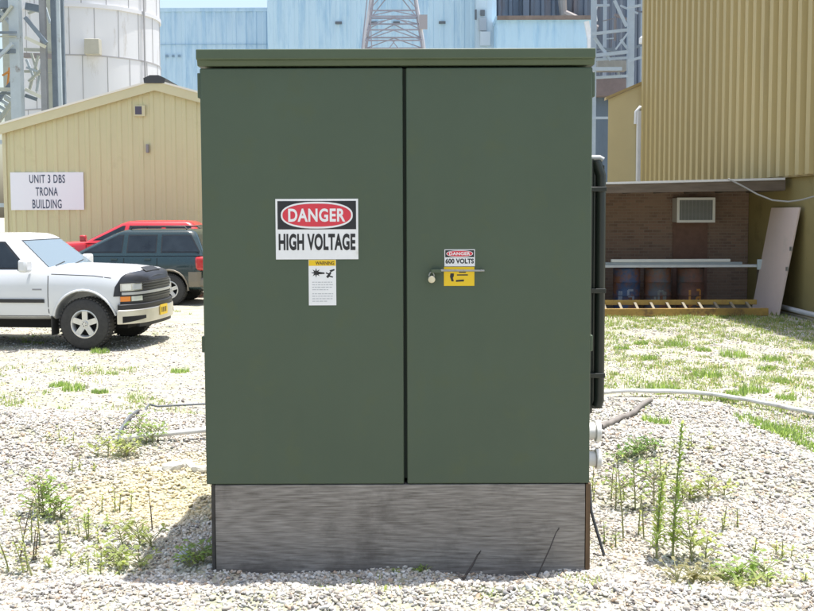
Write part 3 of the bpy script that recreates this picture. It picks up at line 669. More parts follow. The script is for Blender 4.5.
for a_, b_ in ((.60, .98), (TL-.98, TL-.60)): 
    hl = wrap(a_, b_, .905, 1.02, .028, .03).build('headlight', mat('lamp chrome bowl', (.5, .52, .54), .15, .9), tk, smooth=40)
    wrap(a_+.02, a_+.16, .92, 1.005, .031, .004).build('lamp_lens', LENS, hl, smooth=40); wrap(a_+.18, b_-.02, .92, 1.005, .031, .004).build('lamp_lens', LENS, hl, smooth=40)
for a_, b_, c_, d_ in ((.60, .75, .765, .98), (TL-.75, TL-.60, TL-.98, TL-.765)):
    wrap(a_, b_, .745, .82, .028, .03).build('turn_signal', AMBER, tk, smooth=40)
    wrap(c_, d_, .745, .82, .027, .03).build('parking_lamp', LENS, tk, smooth=40)
wrap(.62, TL-.62, .845, .885, .034, .04).build('grille_bar', mat('satin silver trim', (0.45, 0.47, 0.5), .3, .6), tk, smooth=40)
gr = MB()
for k, z in enumerate((.77, .81, .92, .96, 1.0)): gr.add(*(lambda q: (q.v, q.f))(wrap(1.0, TL-1.0, z, z+.014, .026, .02)))
gr.build('grille', mat('dark grille mesh', (0.06, 0.065, 0.07), .4, .3), tk, smooth=40)
wrap(.56, TL-.56, .62, .70, .055, .1).build('bumper_top_pad', TRIM, tk, smooth=40, bevel=.01)
BUMP = mat('weathered chrome bumper', (0.62, 0.60, 0.54), 0.3, 0.75, var=0.08, vs=5)
wrap(.55, TL-.55, .40, .617, .07, .05).build('bumper', BUMP, tk, smooth=40, bevel=.012)
wrap(.9, TL-.9, .34, .40, .03, .06).build('air_dam', TRIM, tk, smooth=40)
wrap(.62, 1.0, .42, .52, .075, .02, z0b=.47).build('fog_lamp_recess', DARK, tk)
wrap(TL-1.0, TL-.62, .47, .52, .075, .02, z0b=.42).build('fog_lamp_recess', DARK, tk)
pl = wrap(M_-.16, M_+.16, .47, .63, .085, .01).build('front_plate', YEL, tk)
mbp = MB(); 
for k in range(4): mbp.add(*(lambda q: (q.v, q.f))(wrap(M_-.11+.06*k, M_-.08+.06*k, .51, .59, .088, .004, n=2)))
mbp.build('plate_marks', BLACK, pl)
for sg in (-1, 1):
    mb = MB()
    bd.strip([(-.43, .5), (-.43, 1.2)], .012, .0015, mb, sg); bd.strip([(-1.62, .52), (-1.56, 1.2)], .012, .0015, mb, sg)
    bd.strip([(-2.32, .5), (-2.32, 1.2)], .014, .0015, mb, sg); bd.strip([(-.43, .52), (-1.6, .52)], .010, .0015, mb, sg)
    mb.build('door_seam', DARK, tk)
    for q_ in ([(-.49, .755), (-1.56, .755)], [(-1.66, .755), (-2.28, .755)]): bd.strip(q_, .055, .022, MB(), sg).build('side_moulding', TRIM, tk)
    mb = MB(); bd.strip([(-1.48, 1.13), (-1.3, 1.13)], .05, .03, mb, sg); mb.build('door_handle', TRIM, tk)
    mb = MB(); bd.strip([(-.53, .93), (-.68, .93)], .022, .004, mb, sg); mb.build('side_badge', mat('grey badge', (.3, .3, .32), .3, .6), tk)
    m_ = MB().tube([(-.72, sg*.95, 1.27), (-.70, sg*1.06, 1.27)], .025, 8).build('mirror_arm', TRIM, tk)
    MB().box((-.78, sg*1.02, 1.2), (-.64, sg*1.24, 1.4)).build('mirror', WP, m_, bevel=.04)
    MB().box((-.785, sg*1.045, 1.225), (-.782, sg*1.215, 1.375)).build('mirror_glass', GLASS, m_)
    # arch lip
    for ax in (FX, -3.45):
        pts = []
        for k in range(15):
            a = math.radians(12 + 156*k/14); x = ax + .493*math.cos(a); z = .43 + .493*math.sin(a)
            pts.append((x, sg*(bd.y(x, max(z, .56)) + .004), z))
        MB().tube(pts, .018, 8).build('arch_lip', WP, tk, smooth=50)
    MB().box((FX-.53, sg*.72, .22), (FX-.515, sg*.96, .52)).build('mud_flap', RUBBER, tk)
    wheel(tk, FX, sg*.84, .40, .26, sg, .215); wheel(tk, -3.45, sg*.84, .40, .26, sg, .215)
    MB().box((-4.33, sg*.80, .85), (-4.28, sg*.96, 1.2)).build('tail_light', REDL, tk, bevel=.01)
well(tk, (FX, -3.45), .475, .985)
MB().box((-4.31, -.78, 1.0), (-2.5, .78, 1.30)).build('load_bed', TRIM, tk)
MB().box((-4.45, -.9, .45), (-4.3, .9, .6)).build('rear_bumper', CHROME, tk, bevel=.02)

# --- estate vehicles behind
def suv(name, label, loc, rz, paint, lower, k, rack, rail_col, full=True):
    L0, L1, belt, roof, hw = k['rear'], k['front'], k['belt'], k['roof'], k['hw']
    t = thing(name, label, 'car', loc, rz)
    def wid(x):
        f = 1.0
        if x > L1-.6: f = max(.05, (1-((x-(L1-.6))/.605)**3))**(1/3)
        if x < L0+.3: f = max(.05, (1-(((L0+.3)-x)/.32)**3))**(1/3)
        return hw*f
    xs = [L0, L0+.03, L0+.1, L0+.2, L0+.3, L0+.8, 0.5, 1.4, k['cowl'], k['cowl']+.5, L1-.6, L1-.4, L1-.25, L1-.12, L1-.04, L1]
    tp = lambda x: float(np.interp(x, [L0, k['cowl']-.1, k['cowl']+.2, L1-.35, L1], [belt, belt, belt-.02, belt-.09, belt-.26]))
    b = Body([(x, wid(x), .36, tp(x)) for x in xs])
    bo = b.loft().build('body', paint, t, smooth=32); cut_arches(bo, (0, k['wb']), (.43, .38), (.56, 1.3))
    lo = MB()
    cx = Cabin((L0+.06, k['cowl']+.12), (k['rtop'], k['ftop']), belt-.04, roof-.04, hw-.04, hw-.22, .17)
    cx.mesh().build('cabin', paint, t, smooth=38)
    zt_ = roof-.12; zb_ = belt+.03
    for sg in (-1, 1):
        for pts in k['windows'](zb_, zt_):
            c = Vector((sum(p[0] for p in pts)/4, sum(p[1] for p in pts)/4))
            cx.side([(c.x + (p[0]-c.x)*1.0, c.y + (p[1]-c.y)*1.0) for p in pts], .003, sg=sg).build('window_seal', TRIM, t)
            cx.side([(c.x + (p[0]-c.x)*.93, c.y + (p[1]-c.y)*.88) for p in pts], .008, sg=sg).build('side_window', GLASS, t)
        mb = MB()
        for sx in k['seams']: b.strip([(sx, .45), (sx, belt-.03)], .014, .0015, mb, sg)
        mb.build('door_seam', DARK, t)
        for pa, hh_ in (([(.46, .56), (k['wb']-.46, .56)], .24), ([(L0+.06, .6), (-.45, .6)], .34), ([(k['wb']+.46, .6), (L1-.3, .6)], .3)):
            b.strip(pa, hh_, .012, MB(), sg).build('lower_cladding', lower, t)
        mb = MB()
        for hx in k['handles']: b.strip([(hx, belt-.12), (hx+.15, belt-.12)], .04, .025, mb, sg)
        mb.build('door_handle', paint, t)
        for ax in (0, k['wb']):
            wheel(t, ax, sg*(hw-.12), .36, .23, sg, .2)
            pts = []
            for q in range(13):
                a = math.radians(-5 + 190*q/12); x = ax + .435*math.cos(a); z = .38 + .435*math.sin(a); pts.append((x, sg*(b.y(x, max(z, .48)) + .006), z))
            MB().tube(pts, .022, 8).build('arch_lip', lower, t, smooth=50)
        MB().box((L0-.015, sg*(hw-.3), belt-.38), (L0+.26, sg*(hw-.002), belt-.06)).build('tail_light', REDL, t, bevel=.06)
        if rack:
            MB().tube([(k['rtop']+.2, sg*(hw-.32), roof+.0), (k['rtop']+.25, sg*(hw-.32), roof+.06), (k['ftop']-.3, sg*(hw-.32), roof+.06), (k['ftop']-.25, sg*(hw-.32), roof)], .018, 8).build('roof_rail', rail_col, t, smooth=50)
        m_ = MB().box((k['cowl']-.05, sg*(hw+.02), belt+.0), (k['cowl']+.1, sg*(hw+.2), belt+.16)).build('mirror', paint, t, bevel=.03)
        MB().box((L1-.25, sg*(hw-.42), belt-.36), (L1-.0, sg*(hw-.14), belt-.22)).build('headlight', LENS, t, bevel=.02)
    cx.front([(-.88, .06), (.88, .06), (.85, .9), (-.85, .9)], .004).build('windscreen', WGLASS, t)
    cx.front([(-.8, .1), (.8, .1), (.76, .85), (-.76, .85)], .004, rear=True).build('rear_window', GLASS, t)
    mb = MB()
    for q in range(7): mb.box((L1-.03, -.3 + q*.09, belt-.36), (L1+.012, -.24 + q*.09, belt-.22))
    mb.build('grille', TRIM, t)
    MB().box((L1-.2, -hw+.12, .42), (L1+.07, hw-.12, .62)).build('front_bumper', lower, t, bevel=.05)
    MB().box((L0-.09, -hw+.05, .42), (L0+.2, hw-.05, .64)).build('rear_bumper', lower, t, bevel=.05)
    well(t, (0, k['wb']), .43, hw)
    return t
GP = mat('dark teal green car paint', (0.013, 0.032, 0.033), 0.25, coat=0.8, var=0.03, vs=2)
TAUPE = mat('champagne cladding', (0.20, 0.175, 0.135), 0.5, 0.2, var=0.05)
kg = dict(rear=-.85, front=3.6, belt=1.18, roof=1.74, hw=.9, wb=2.69, cowl=2.2, rtop=-.55, ftop=1.22, seams=(.28, 1.05, 2.0), handles=(.42, 1.2),
          windows=lambda a, b: [[(-.72, a), (-.48, b), (.2, b), (.2, a)], [(.3, a), (.3, b), (.98, b), (1.0, a)], [(1.1, a), (1.08, b), (1.2, b), (2.02, a)]])
suv('sport_utility_car', 'dark green estate car with champagne lower cladding parked behind the white pickup', (XP(176, 22.9)-.1, 23.7, 0), math.radians(180-3), GP, TAUPE, kg, True, TRIM)
RP = mat('bright red car paint', (0.50, 0.022, 0.03), 0.3, coat=0.7, var=0.03)
kr = dict(rear=-1.2, front=3.55, belt=1.42, roof=1.93, hw=.93, wb=2.6, cowl=1.85, rtop=-.75, ftop=.98, seams=(.3, 1.0, 1.85), handles=(.42, 1.15),
          windows=lambda a, b: [[(-.82, a), (-.72, b-.0), (-.1, b), (-.1, a)], [(.0, a), (.0, b), (.8, b), (.88, a)], [(.97, a), (.9, b), (.96, b), (1.68, a)]])
suv('red_car', 'bright red tall car mostly hidden behind the dark green estate', (XP(172, 26.3), 27.0 - 1.1, 0), math.radians(180+2), RP, RP, kr, False, TRIM)

# ------------------------------------------------------------------ left: yellow gabled building
CREAM = mat('pale yellow steel cladding', (0.60, 0.56, 0.33), 0.45, var=0.04, vs=0.6, stain=(0.54, 0.5, 0.29), stain_amt=0.15, stain_scale=1.2)
CREAM2 = mat('cream trim', (0.60, 0.56, 0.35), 0.45, var=0.03)
def corrugated(p0, p1, zb, zt, pitch, depth, nrm, prof=((0, 0), (.52, 0), (.62, 1), (.9, 1), (1.0, 0))):
    """Ribbed cladding from p0 to p1; zb/zt give bottom/top height for the distance u along the wall."""
    p0 = Vector(p0); p1 = Vector(p1); L_ = (p1-p0).length; d = (p1-p0)/L_; n_ = Vector(nrm); us = []
    k = 0
    while k*pitch < L_:
        for a, b in prof[:-1]:
            u = (k+a)*pitch
            if u < L_: us.append((u, b*depth))
        k += 1
    us.append((L_, 0)); vs = []
    for u, h in us:
        q = p0 + d*u + n_*h; vs += [(q.x, q.y, zb(u) if callable(zb) else zb), (q.x, q.y, zt(u) if callable(zt) else zt)]
    return MB().add(vs, [(2*i_, 2*i_+2, 2*i_+3, 2*i_+1) for i_ in range(len(us)-1)])
BY = 28.0
lx0, lx1 = XP(7, BY), XP(312, BY); apx = XP(159, BY); ez = ZP(126, BY); az = ZP(83, BY)
bl = thing('gabled_building', 'pale yellow ribbed metal building with a low gable behind the parked cars', 'building', ((lx0+lx1)/2, BY, 0))
gz = lambda u: ez + (az-ez)*(1 - abs((lx0+u) - apx)/((lx1-lx0)/2))
corrugated((lx0, BY, 0), (lx1, BY, 0), 0.0, lambda u: max(gz(u)-.02, .5), .30, .022, (0, -1, 0)).build('front_wall', CREAM, bl, world=True)
corrugated((lx0, BY+14, 0), (lx0, BY, 0), 0.0, ez-.02, .30, .022, (-1, 0, 0)).build('side_wall', CREAM, bl, world=True)
corrugated((lx1, BY, 0), (lx1, BY+14, 0), 0.0, ez-.02, .30, .022, (1, 0, 0)).build('side_wall', CREAM, bl, world=True)
corrugated((lx0, BY+14, 0), (lx1, BY+14, 0), 0.0, lambda u: max(gz(u)-.02, .5), .30, .022, (0, 1, 0)).build('rear_wall', CREAM, bl, world=True)
ov = .14; yA, yB = BY-.10, BY+14.1; sl_ = (az-ez)/((lx1-lx0)/2)
mb = MB()
for sx, xe in ((-1, lx0-ov), (1, lx1+ov)):
    zE = ez - sl_*ov
    mb.slab([(xe, yA, zE), (apx, yA, az), (apx, yB, az), (xe, yB, zE)], (0, 0, .09))
mb.build('roof', mat('weathered pale roof sheet', (0.6, 0.56, 0.44), .5, var=.05), bl, world=True)
mb = MB()
for xe in (lx0-ov-.01, lx1+ov+.01):
    zE = ez - sl_*ov
    mb.slab([(xe, yA-.012, zE-.19), (apx, yA-.012, az-.19), (apx, yA-.012, az+.10), (xe, yA-.012, zE+.10)], (0, -.03, 0))
mb.build('gable_trim', CREAM2, bl, world=True)
mb = MB()
for xe in (lx0-ov-.01, lx1+ov+.01):
    zE = ez - sl_*ov; mb.slab([(xe, yA-.043, zE+.06), (apx, yA-.043, az+.06), (apx, yA-.043, az+.115), (xe, yA-.043, zE+.115)], (0, -.02, 0))
mb.build('gable_edge', mat('bright metal edge', (0.78, 0.76, 0.66), .4), bl, world=True)
MB().slab([(apx-.28, yA-.065, az+.0), (apx+.28, yA-.065, az+.0), (apx+.3, yA-.065, az+.14), (apx+.12, yA-.065, az+.22), (apx-.12, yA-.065, az+.22), (apx-.3, yA-.065, az+.14)], (0, 14.2, 0)).build('ridge_cap', mat('dark ridge cap', (0.05, 0.055, 0.06), .6), bl, world=True)
MB().box((XP(6, BY), BY-.045, 0), (XP(9.5, BY), BY+.03, ez+.0)).build('corner_trim', CREAM2, bl, world=True)
vx0, vx1, vz0, vz1 = XP(137.5, BY), XP(148.5, BY), ZP(115.5, BY), ZP(104.5, BY)
v_ = MB().box((vx0, BY-.07, vz0), (vx1, BY-.03, vz1)); v_ = v_.build('gable_vent', CREAM2, bl, world=True, bevel=.005)
MB().box((vx0+.035, BY-.078, vz0+.05), (vx1-.09, BY-.0705, vz1-.03)).build('vent_opening', mat('dark slate louvre', (.09, .085, .12), .7), v_, world=True)  # flat dark panel on the face of the vent
MB().box((XP(149, BY), BY-.12, ZP(152, BY)), (XP(151.5, BY), BY-.02, ZP(143.5, BY))).build('wall_fitting', mat('grey fitting', (.25, .24, .25), .6), bl, world=True, bevel=.01)
sg_ = thing('building_sign', 'white rectangular board with three lines of blue grey capitals on the yellow wall', 'sign', (XP(49, BY), BY, ZP(209, BY)))
MB().box((XP(13, BY), BY-.05, ZP(208.7, BY)), (XP(85.7, BY), BY-.0235, ZP(171, BY))).build('board', mat('white sign board', (.82, .84, .88), .4), sg_, bevel=.004, world=True)
INK = mat('faded dark blue ink', (.06, .08, .13), .5)
for txt, a_, b_, c_, d_ in (('UNIT 3 DBS', 32, 67.5, 181.8, 173.4), ('TRONA', 38, 60, 194.6, 186.0), ('BUILDING', 34.5, 63.5, 207.2, 198.2)):
    lettering(txt, (XP(a_, BY), XP(b_, BY), ZP(c_, BY), ZP(d_, BY)), BY-.051, INK, sg_, bold=.012, thick=.004, spacing=1.1)

# ------------------------------------------------------------------ white silo
SY = 50.0; sr = 3.55; scx = XP(91, SY)
si = thing('silo', 'tall white cylindrical silo with riveted plate seams rising behind the yellow gable', 'silo', (scx, SY, 0))
WS = mat('white silo plate', (.74, .74, .76), .5, var=.03, vs=.7, stain=(.55, .52, .48), stain_amt=.12, stain_scale=1.5, stretch=(1, 1, .25))
MB().lathe([(sr, 0), (sr, 20), (0.02, 21.5)], (scx, SY, 0), 'z', 96).build('shell', WS, si, smooth=40, world=True)
SEAM = mat('silo seam', (.42, .41, .42), .6)
for z in (7.0, 9.45, 14.2, 16.6): MB().lathe([(sr+.0, z-.03), (sr+.018, z-.03), (sr+.018, z+.03), (sr, z+.03)], (scx, SY, 0), 'z', 96).build('plate_seam', SEAM, si, world=True)
MB().lathe([(sr+.0, 11.62), (sr+.07, 11.62), (sr+.07, 11.8), (sr, 11.8)], (scx, SY, 0), 'z', 96).build('ring_band', WS, si, smooth=30, world=True)
mb = MB()
for lvl, (z0, z1) in enumerate(((4.6, 7.0), (7.0, 9.45), (9.45, 11.62), (11.8, 14.2), (14.2, 16.6))):
    for q in range(20):
        a = 2*math.pi*(q + .5*(lvl % 2))/20 + .1; x, y_ = scx + (sr+.004)*math.cos(a), SY + (sr+.004)*math.sin(a); mb.bar((x, y_, z0), (x, y_, z1), .035, .02)
mb.build('vertical_seam', SEAM, si, world=True)
bx_ = XP(98.5, SY-sr); MB().box((bx_-.34, SY-sr-.32, ZP(54, SY-sr)), (bx_+.34, SY-sr+.1, ZP(38.5, SY-sr))).build('access_box', mat('beige box', (.5, .48, .4), .6, var=.06), si, world=True, bevel=.02)
mb = MB().tube([(scx+sr*.93, SY-sr*.45, 6), (scx+sr*.93, SY-sr*.45, 18)], .045, 8); mb.build('drop_pipe', SEAM, si, world=True)

# ------------------------------------------------------------------ steel tower left
TY = 40.0
STL = mat('grey blue painted steel', (.42, .48, .51), .55, var=.08, vs=1.5, stain=(.22, .2, .18), stain_amt=.1)  # tower paint lightened: haze and glare are mixed into the colour
STD = mat('dark blue steel', (.17, .21, .25), .6, var=.15, vs=2)
OLV = mat('faded olive steel', (.42, .44, .38), .6, var=.1)
tw = thing('steel_tower', 'grey blue open steel frame tower with crossed braces at the far left', 'steel tower', (XP(30, TY), TY, 0))
cols = [(22, TY, 10, STL), (49, TY+.3, 5.5, mat('greyish steel', (.26, .27, .28), .6, var=.1)), (60, TY+.6, 5, STD), (64.5, TY+.2, 3, STL), (68, TY+.5, 3.5, STD), (-30, TY, 10, STL), (55, TY+4, 8, OLV), (14, TY+4, 8, OLV), (-34, TY+4, 8, OLV)]
for px, yy_, w_, m_ in cols:
    x = XP(px, yy_); w2 = w_*yy_/1000
    MB().box((x-w2/2, yy_-w2/2, 0), (x+w2/2, yy_+w2/2, 17)).build('column', m_, tw, world=True)
TBN = [0]
def TB(name, a, b, w_, m_, ya=TY, yb=TY, par=None):
    TBN[0] += 1; d_ = -.55 + (TBN[0]*.137) % 1.1; ya += d_; yb += d_
    return MB().bar(P(a[0], a[1], ya), P(b[0], b[1], yb), w_).build(name, m_, par or tw, world=True)
for py, m_, w_ in ((31, STD, .09), (35, OLV, .06), (50, STD, .17), (88, OLV, .14), (92, STD, .08), (3, STD, .3)):
    TB('cross_beam', (-34, py), (18, py), w_, m_)
for z in (2.5, 5.0, 12.5, 15.0): MB().bar((XP(-30, TY), TY, z), (XP(60, TY), TY, z), .16).build('cross_beam', STL, tw, world=True)
TB('diagonal_brace', (0, 8), (17, 27), .14, STL); TB('diagonal_brace', (16, 2), (-8, 26), .2, STD); TB('diagonal_brace', (0, 56), (14, 42), .12, STL); TB('diagonal_brace', (14, 4), (2, 20), .1, OLV)
TB('diagonal_brace', (27, 16), (48, 42), .15, STD); TB('diagonal_brace', (27, 36), (47, 45.5), .13, mat('pale cream steel', (.6, .6, .5), .5)); TB('diagonal_brace', (28, 5), (44, 8), .28, STD, TY+2, TY+2)  # one brace in a paler cream colour
TB('diagonal_brace', (27, 88), (47, 98), .13, MATS['pale cream steel']); TB('cross_beam', (27, 94), (38, 98), .14, STD)
TB('cross_beam', (26, 48), (54, 49), .13, OLV, TY+3, TY+3); TB('cross_beam', (26, 54), (54, 55), .2, mat('brown grey panel', (.32, .29, .28), .7), TY+3.5, TY+3.5); TB('cross_beam', (26, 70), (54, 70), .1, OLV, TY+3, TY+3)
for a, b in (((28, 58), (36, 78)), ((40, 54), (31, 88)), ((33, 52), (40, 74)), ((44, 58), (38, 90)), ((30, 12), (40, 8)), ((47, 6), (52, 22)), ((30, 80), (46, 66)), ((28, 66), (45, 72))):
    TB('diagonal_brace', a, b, .09, random.choice([OLV, STL]), TY+2.5, TY+2.5)
for k in range(9):                                    # inclined conveyor treads behind the column
    TB('conveyor_roller', (-14 + k*3.4, 122 - k*4.6), (-6 + k*3.4, 127 - k*4.6), .13, random.choice([STD, STL]), TY+1, TY+1)
TB('conveyor_rail', (-18, 120), (18, 76), .16, STD, TY+1.2, TY+1.2); TB('conveyor_rail', (-10, 134), (20, 92), .14, OLV, TY+.8, TY+.8)
TB('handrail', (4, 74), (17, 66), .07, mat('safety orange', (.6, .25, .05), .6), TY+2, TY+2); TB('handrail', (9, 84), (11, 66), .06, MATS['safety orange'], TY+2, TY+2)

# ------------------------------------------------------------------ far blue plant buildings
def blue(name, col): return mat(name, col, .5, var=.05, vs=.35, stain=(col[0]*.72, col[1]*.82, col[2]*.9), stain_amt=.4, stain_scale=.4, stretch=(2.2, 2.2, .3))
B1 = blue('sky blue cladding', (.46, .63, .77)); B2 = blue('pale blue cladding', (.49, .67, .8)); B3 = blue('light blue cladding', (.47, .68, .84))  # cladding paints lightened so that distance haze sits in the colour
def block(t, name, m_, px0, px1, Y, z1, depth=18, pitch=.95, rib=.08):
    a, b = XP(px0, Y), XP(px1, Y)
    corrugated((a, Y, 0), (b, Y, 0), 0, z1, pitch, rib, (0, -1, 0)).build(name, m_, t, world=True)
    corrugated((b, Y, 0), (b, Y+depth, 0), 0, z1, pitch, rib, (1, 0, 0)).build('side_wall', m_, t, world=True)
    corrugated((a, Y+depth, 0), (a, Y, 0), 0, z1, pitch, rib, (-1, 0, 0)).build('side_wall', m_, t, world=True)
    MB().box((a-.1, Y-.12, z1), (b+.1, Y+depth, z1+.35)).build('roof', m_, t, world=True)
t = thing('plant_hall', 'large sky blue ribbed plant hall between the white silo and the lattice mast', 'building', (XP(200, 95), 95, 0))
block(t, 'front_wall', B1, 100, 271, 95, ZP(11, 95))
mb = MB()
for py in (43.5,): mb.box((XP(100, 95), 94.86, ZP(py+.4, 95)), (XP(271, 95), 94.9, ZP(py, 95)))
mb.build('sheet_lap', mat('blue lap line', (.2, .36, .5), .5), t, world=True)
for px in (171, 177, 183): MB().box((XP(px, 95)-.12, 94.8, ZP(56.5, 95)), (XP(px, 95)+.12, 94.91, ZP(54, 95))).build('wall_vent', mat('grey louvre', (.2, .3, .4), .6), t, world=True)
t = thing('boiler_house', 'tall pale blue ribbed block with small dark louvres behind the lattice mast', 'building', (XP(370, 93), 93, 0))
block(t, 'front_wall', B2, 271, 476, 93, 34)
for px in (340.5, 375, 397.5, 442.5): MB().box((XP(px-3.3, 93), 92.75, ZP(24, 93)), (XP(px+3.3, 93), 92.9, ZP(21.6, 93))).build('louvre', mat('dark louvre', (.12, .14, .16), .6), t, world=True)
t = thing('stair_enclosure', 'narrow whitish blue panelled block on the right end of the pale blue tower', 'building', (XP(486, 91), 91, 0))
block(t, 'front_wall', mat('whitish blue panel', (.5, .62, .7), .5, var=.05, vs=.5), 476, 496, 91, 33, 12, 1.6, .04)
for a_, b_, c_, d_, m_ in ((479, 486, 18, 31, mat('pale grey panel', (.38, .44, .5), .6)), (480, 490, 32, 46, mat('bluish white panel', (.6, .68, .74), .6)), (474.5, 476.5, 10, 20, MATS['dark louvre']), (480, 484.5, 10.5, 16, MATS['dark louvre'])):
    MB().box((XP(a_, 91), 90.8, ZP(d_, 91)), (XP(b_, 91), 90.93, ZP(c_, 91))).build('wall_panel', m_, t, world=True)
t = thing('low_annex', 'low flat pale blue annex in front of the dark slate plant block', 'building', (XP(545, 88), 88, 0))
block(t, 'front_wall', B3, 496.5, 589, 88, ZP(20.5, 88), 10, 1.2, .03)
MB().box((XP(496.5, 88), 87.7, ZP(20.5, 88)), (XP(589, 88), 87.87, ZP(16.5, 88))).build('rusty_fascia', mat('brown rusty fascia', (.2, .16, .14), .8, var=.25, vs=1), t, world=True)
t = thing('dark_plant_block', 'dark slate blue ribbed industrial block seen between the annex and the tan building', 'building', (XP(620, 104), 104, 0))
SL = mat('dark slate cladding', (.13, .155, .2), .6, var=.15, vs=.5, stain=(.15, .13, .14), stain_amt=.3, stain_scale=.35, stretch=(2, 2, .3))
block(t, 'front_wall', SL, 470, 760, 104, 36, 16, 1.1, .25)
MB().tube([(XP(595, 103), 103, ZP(30, 103)), (XP(562, 103), 103, ZP(14, 103)), (XP(560, 103), 103, ZP(-10, 103))], .5, 10).build('duct', mat('greyish brown duct', (.28, .25, .24), .6), t, world=True)
MB().box((XP(522, 103), 102.6, ZP(20, 103)), (XP(528, 103), 103.7, ZP(-10, 103))).build('column', mat('slate column', (.12, .14, .18), .6), t, world=True)
t = thing('insulated_pipe', 'white jagged insulated pipe rising at the corner of the pale blue annex', 'pipe', (XP(592, 86), 86, 0))
WI = mat('white insulation', (.75, .76, .78), .6, var=.05)
mb = MB()
for a_, b_ in (((590, 60), (590, 38)), ((590, 40), (587, 22)), ((588.5, 34), (592, 30)), ((594.5, 34), (594.5, 20)), ((595.5, 22), (594, 12)), ((594, 14), (596, 5))): yi_ = 85.2 + .11*(a_[1] % 7); mb.bar(P(*a_, yi_), P(*b_, yi_), .38, .38)
mb.bar(P(590, 60, 86.3), (XP(590, 86), 86.3, 0), .4); mb.build('pipe', WI, t, world=True)

# lattice mast
MY = 75.0
GALV = mat('weathered galvanised steel', (.34, .33, .38), .55, .2, var=.1)
ms = thing('lattice_mast', 'tapering grey lattice transmission mast standing before the pale blue tower', 'lattice mast', (XP(394, MY), MY, 0))
mx_ = XP(394.5, MY)
def hwid(z): return float(np.interp(z, [0, 14.6, 18.2, 28], [4.0, 2.28, 1.68, .5]))
zl = [0, 4, 8, 11.4, ZP(39, MY), ZP(28, MY), ZP(14, MY), ZP(8, MY), 19.6, 21.5, 23.5, 25.5, 28]
for sx in (-1, 1):
    for sy in (-1, 1):
        MB().tube([(mx_ + sx*hwid(z), MY + 2.3 + sy*hwid(z)*.8, z) for z in zl], .11, 6).build('leg', mat('pale mast leg', (.5, .5, .53), .5) if sy < 0 else GALV, ms, world=True)
for z in zl[1:]:
    h = hwid(z)
    for sy in (-1, 1):
        MB().bar((mx_-h, MY+2.3+sy*h*.8, z), (mx_+h, MY+2.3+sy*h*.8, z), .1).build('girt', GALV, ms, world=True)
    for sx in (-1, 1): MB().bar((mx_+sx*h, MY+2.3-h*.8, z), (mx_+sx*h, MY+2.3+h*.8, z), .1).build('girt', GALV, ms, world=True)
for z0, z1 in zip(zl, zl[1:]):
    h0, h1 = hwid(z0), hwid(z1)
    for sy in (-1, 1):
        if z1 - z0 > 1.1 or True:
            mb = MB().bar((mx_-h0, MY+2.3+sy*h0*.8, z0), (mx_+h1*.05, MY+2.3+sy*h1*.8, z1), .07); mb.bar((mx_+h0, MY+2.3+sy*h0*.8, z0), (mx_-h1*.05, MY+2.3+sy*h1*.8, z1), .07); mb.build('brace', GALV, ms, world=True)
    for sx in (-1, 1): MB().bar((mx_+sx*h0, MY+2.3-h0*.8, z0), (mx_+sx*h1, MY+2.3+h1*.8, z1), .07).build('brace', GALV, ms, world=True)
for px in (361.5, 373): MB().bar(P(px, 60, MY-.3), P(px + (7 if px < 365 else -2.5), -5, MY-.3), .08).build('ladder_rail', GALV, ms, world=True)
MB().box((XP(420, MY), MY+.2, ZP(28, MY)), (XP(428, MY), MY+.5, ZP(14, MY))).build('equipment_panel', mat('mauve grey panel', (.36, .34, .36), .6), ms, world=True)

# pipe rack, right gap
RY2 = 60.0
PL = mat('light grey blue steel', (.34, .40, .46), .5, var=.06)
rk = thing('pipe_rack', 'light grey steel pipe rack with crossed braces between the cabinet and the tan corrugated building', 'pipe rack', (XP(612, RY2), RY2, 0))
for px, w_, yy_ in ((628.5, .38, RY2), (592, .3, RY2+1), (665, .38, RY2), (640, .2, RY2+5), (603, .2, RY2+5)):
    MB().box((XP(px, yy_)-w_/2, yy_-w_/2, 0), (XP(px, yy_)+w_/2, yy_+w_/2, 17.5)).build('column', PL, rk, world=True)
for a_, b_, w_ in (((592, 34.5), (628, 30.5), .16), ((592, 56.5), (628, 52.5), .2), ((592, 60.5), (628, 58.5), .14), ((592, 69.5), (622, 69.5), .2), ((592, 78.5), (628, 76.5), .15), ((628, 62), (668, 50), .14), ((592, 118.5), (628, 118.5), .14),
                  ((595, 38), (606, 54), .16), ((615, 1), (627, 27), .16), ((606, 55), (611, 61), .14), ((621, 40), (628, 50), .12), ((628, 34), (616, 50), .1), ((628, 8), (668, 2), .14)):
    RBN = (hash(a_) % 17)*.05; MB().bar(P(*a_, RY2-.9+RBN), P(*b_, RY2-.9+RBN), w_).build('beam', PL, rk, world=True)
for q_ in range(26):
    px_, py_ = random.uniform(592, 640), random.uniform(-6, 112); vert = random.random() < .45; l_ = random.uniform(8, 26)
    b_ = (px_ + random.uniform(-2, 2), py_ + l_) if vert else (px_ + l_, py_ + random.uniform(-9, 9)); yq = 62 + q_*.13
    MB().bar(P(px_, py_, yq), P(*b_, yq), random.uniform(.05, .14)).build('secondary_member', random.choice([PL, SL, STD, mat('brownish steel', (.2, .18, .18), .7)]), rk, world=True)
MB().box((XP(594, 63), 62.5, ZP(97, 63)), (XP(626, 63), 66, ZP(80, 63))).build('brown_duct', mat('mauve brown sheet', (.2, .16, .16), .7, var=.1), rk, world=True)
MB().box((XP(590, 64), 63.5, 0), (XP(645, 64), 67, ZP(99, 64))).build('blue_enclosure', mat('blue grey sheet', (.11, .15, .2), .6, var=.15, vs=.6, stretch=(3, 3, .5)), rk, world=True)
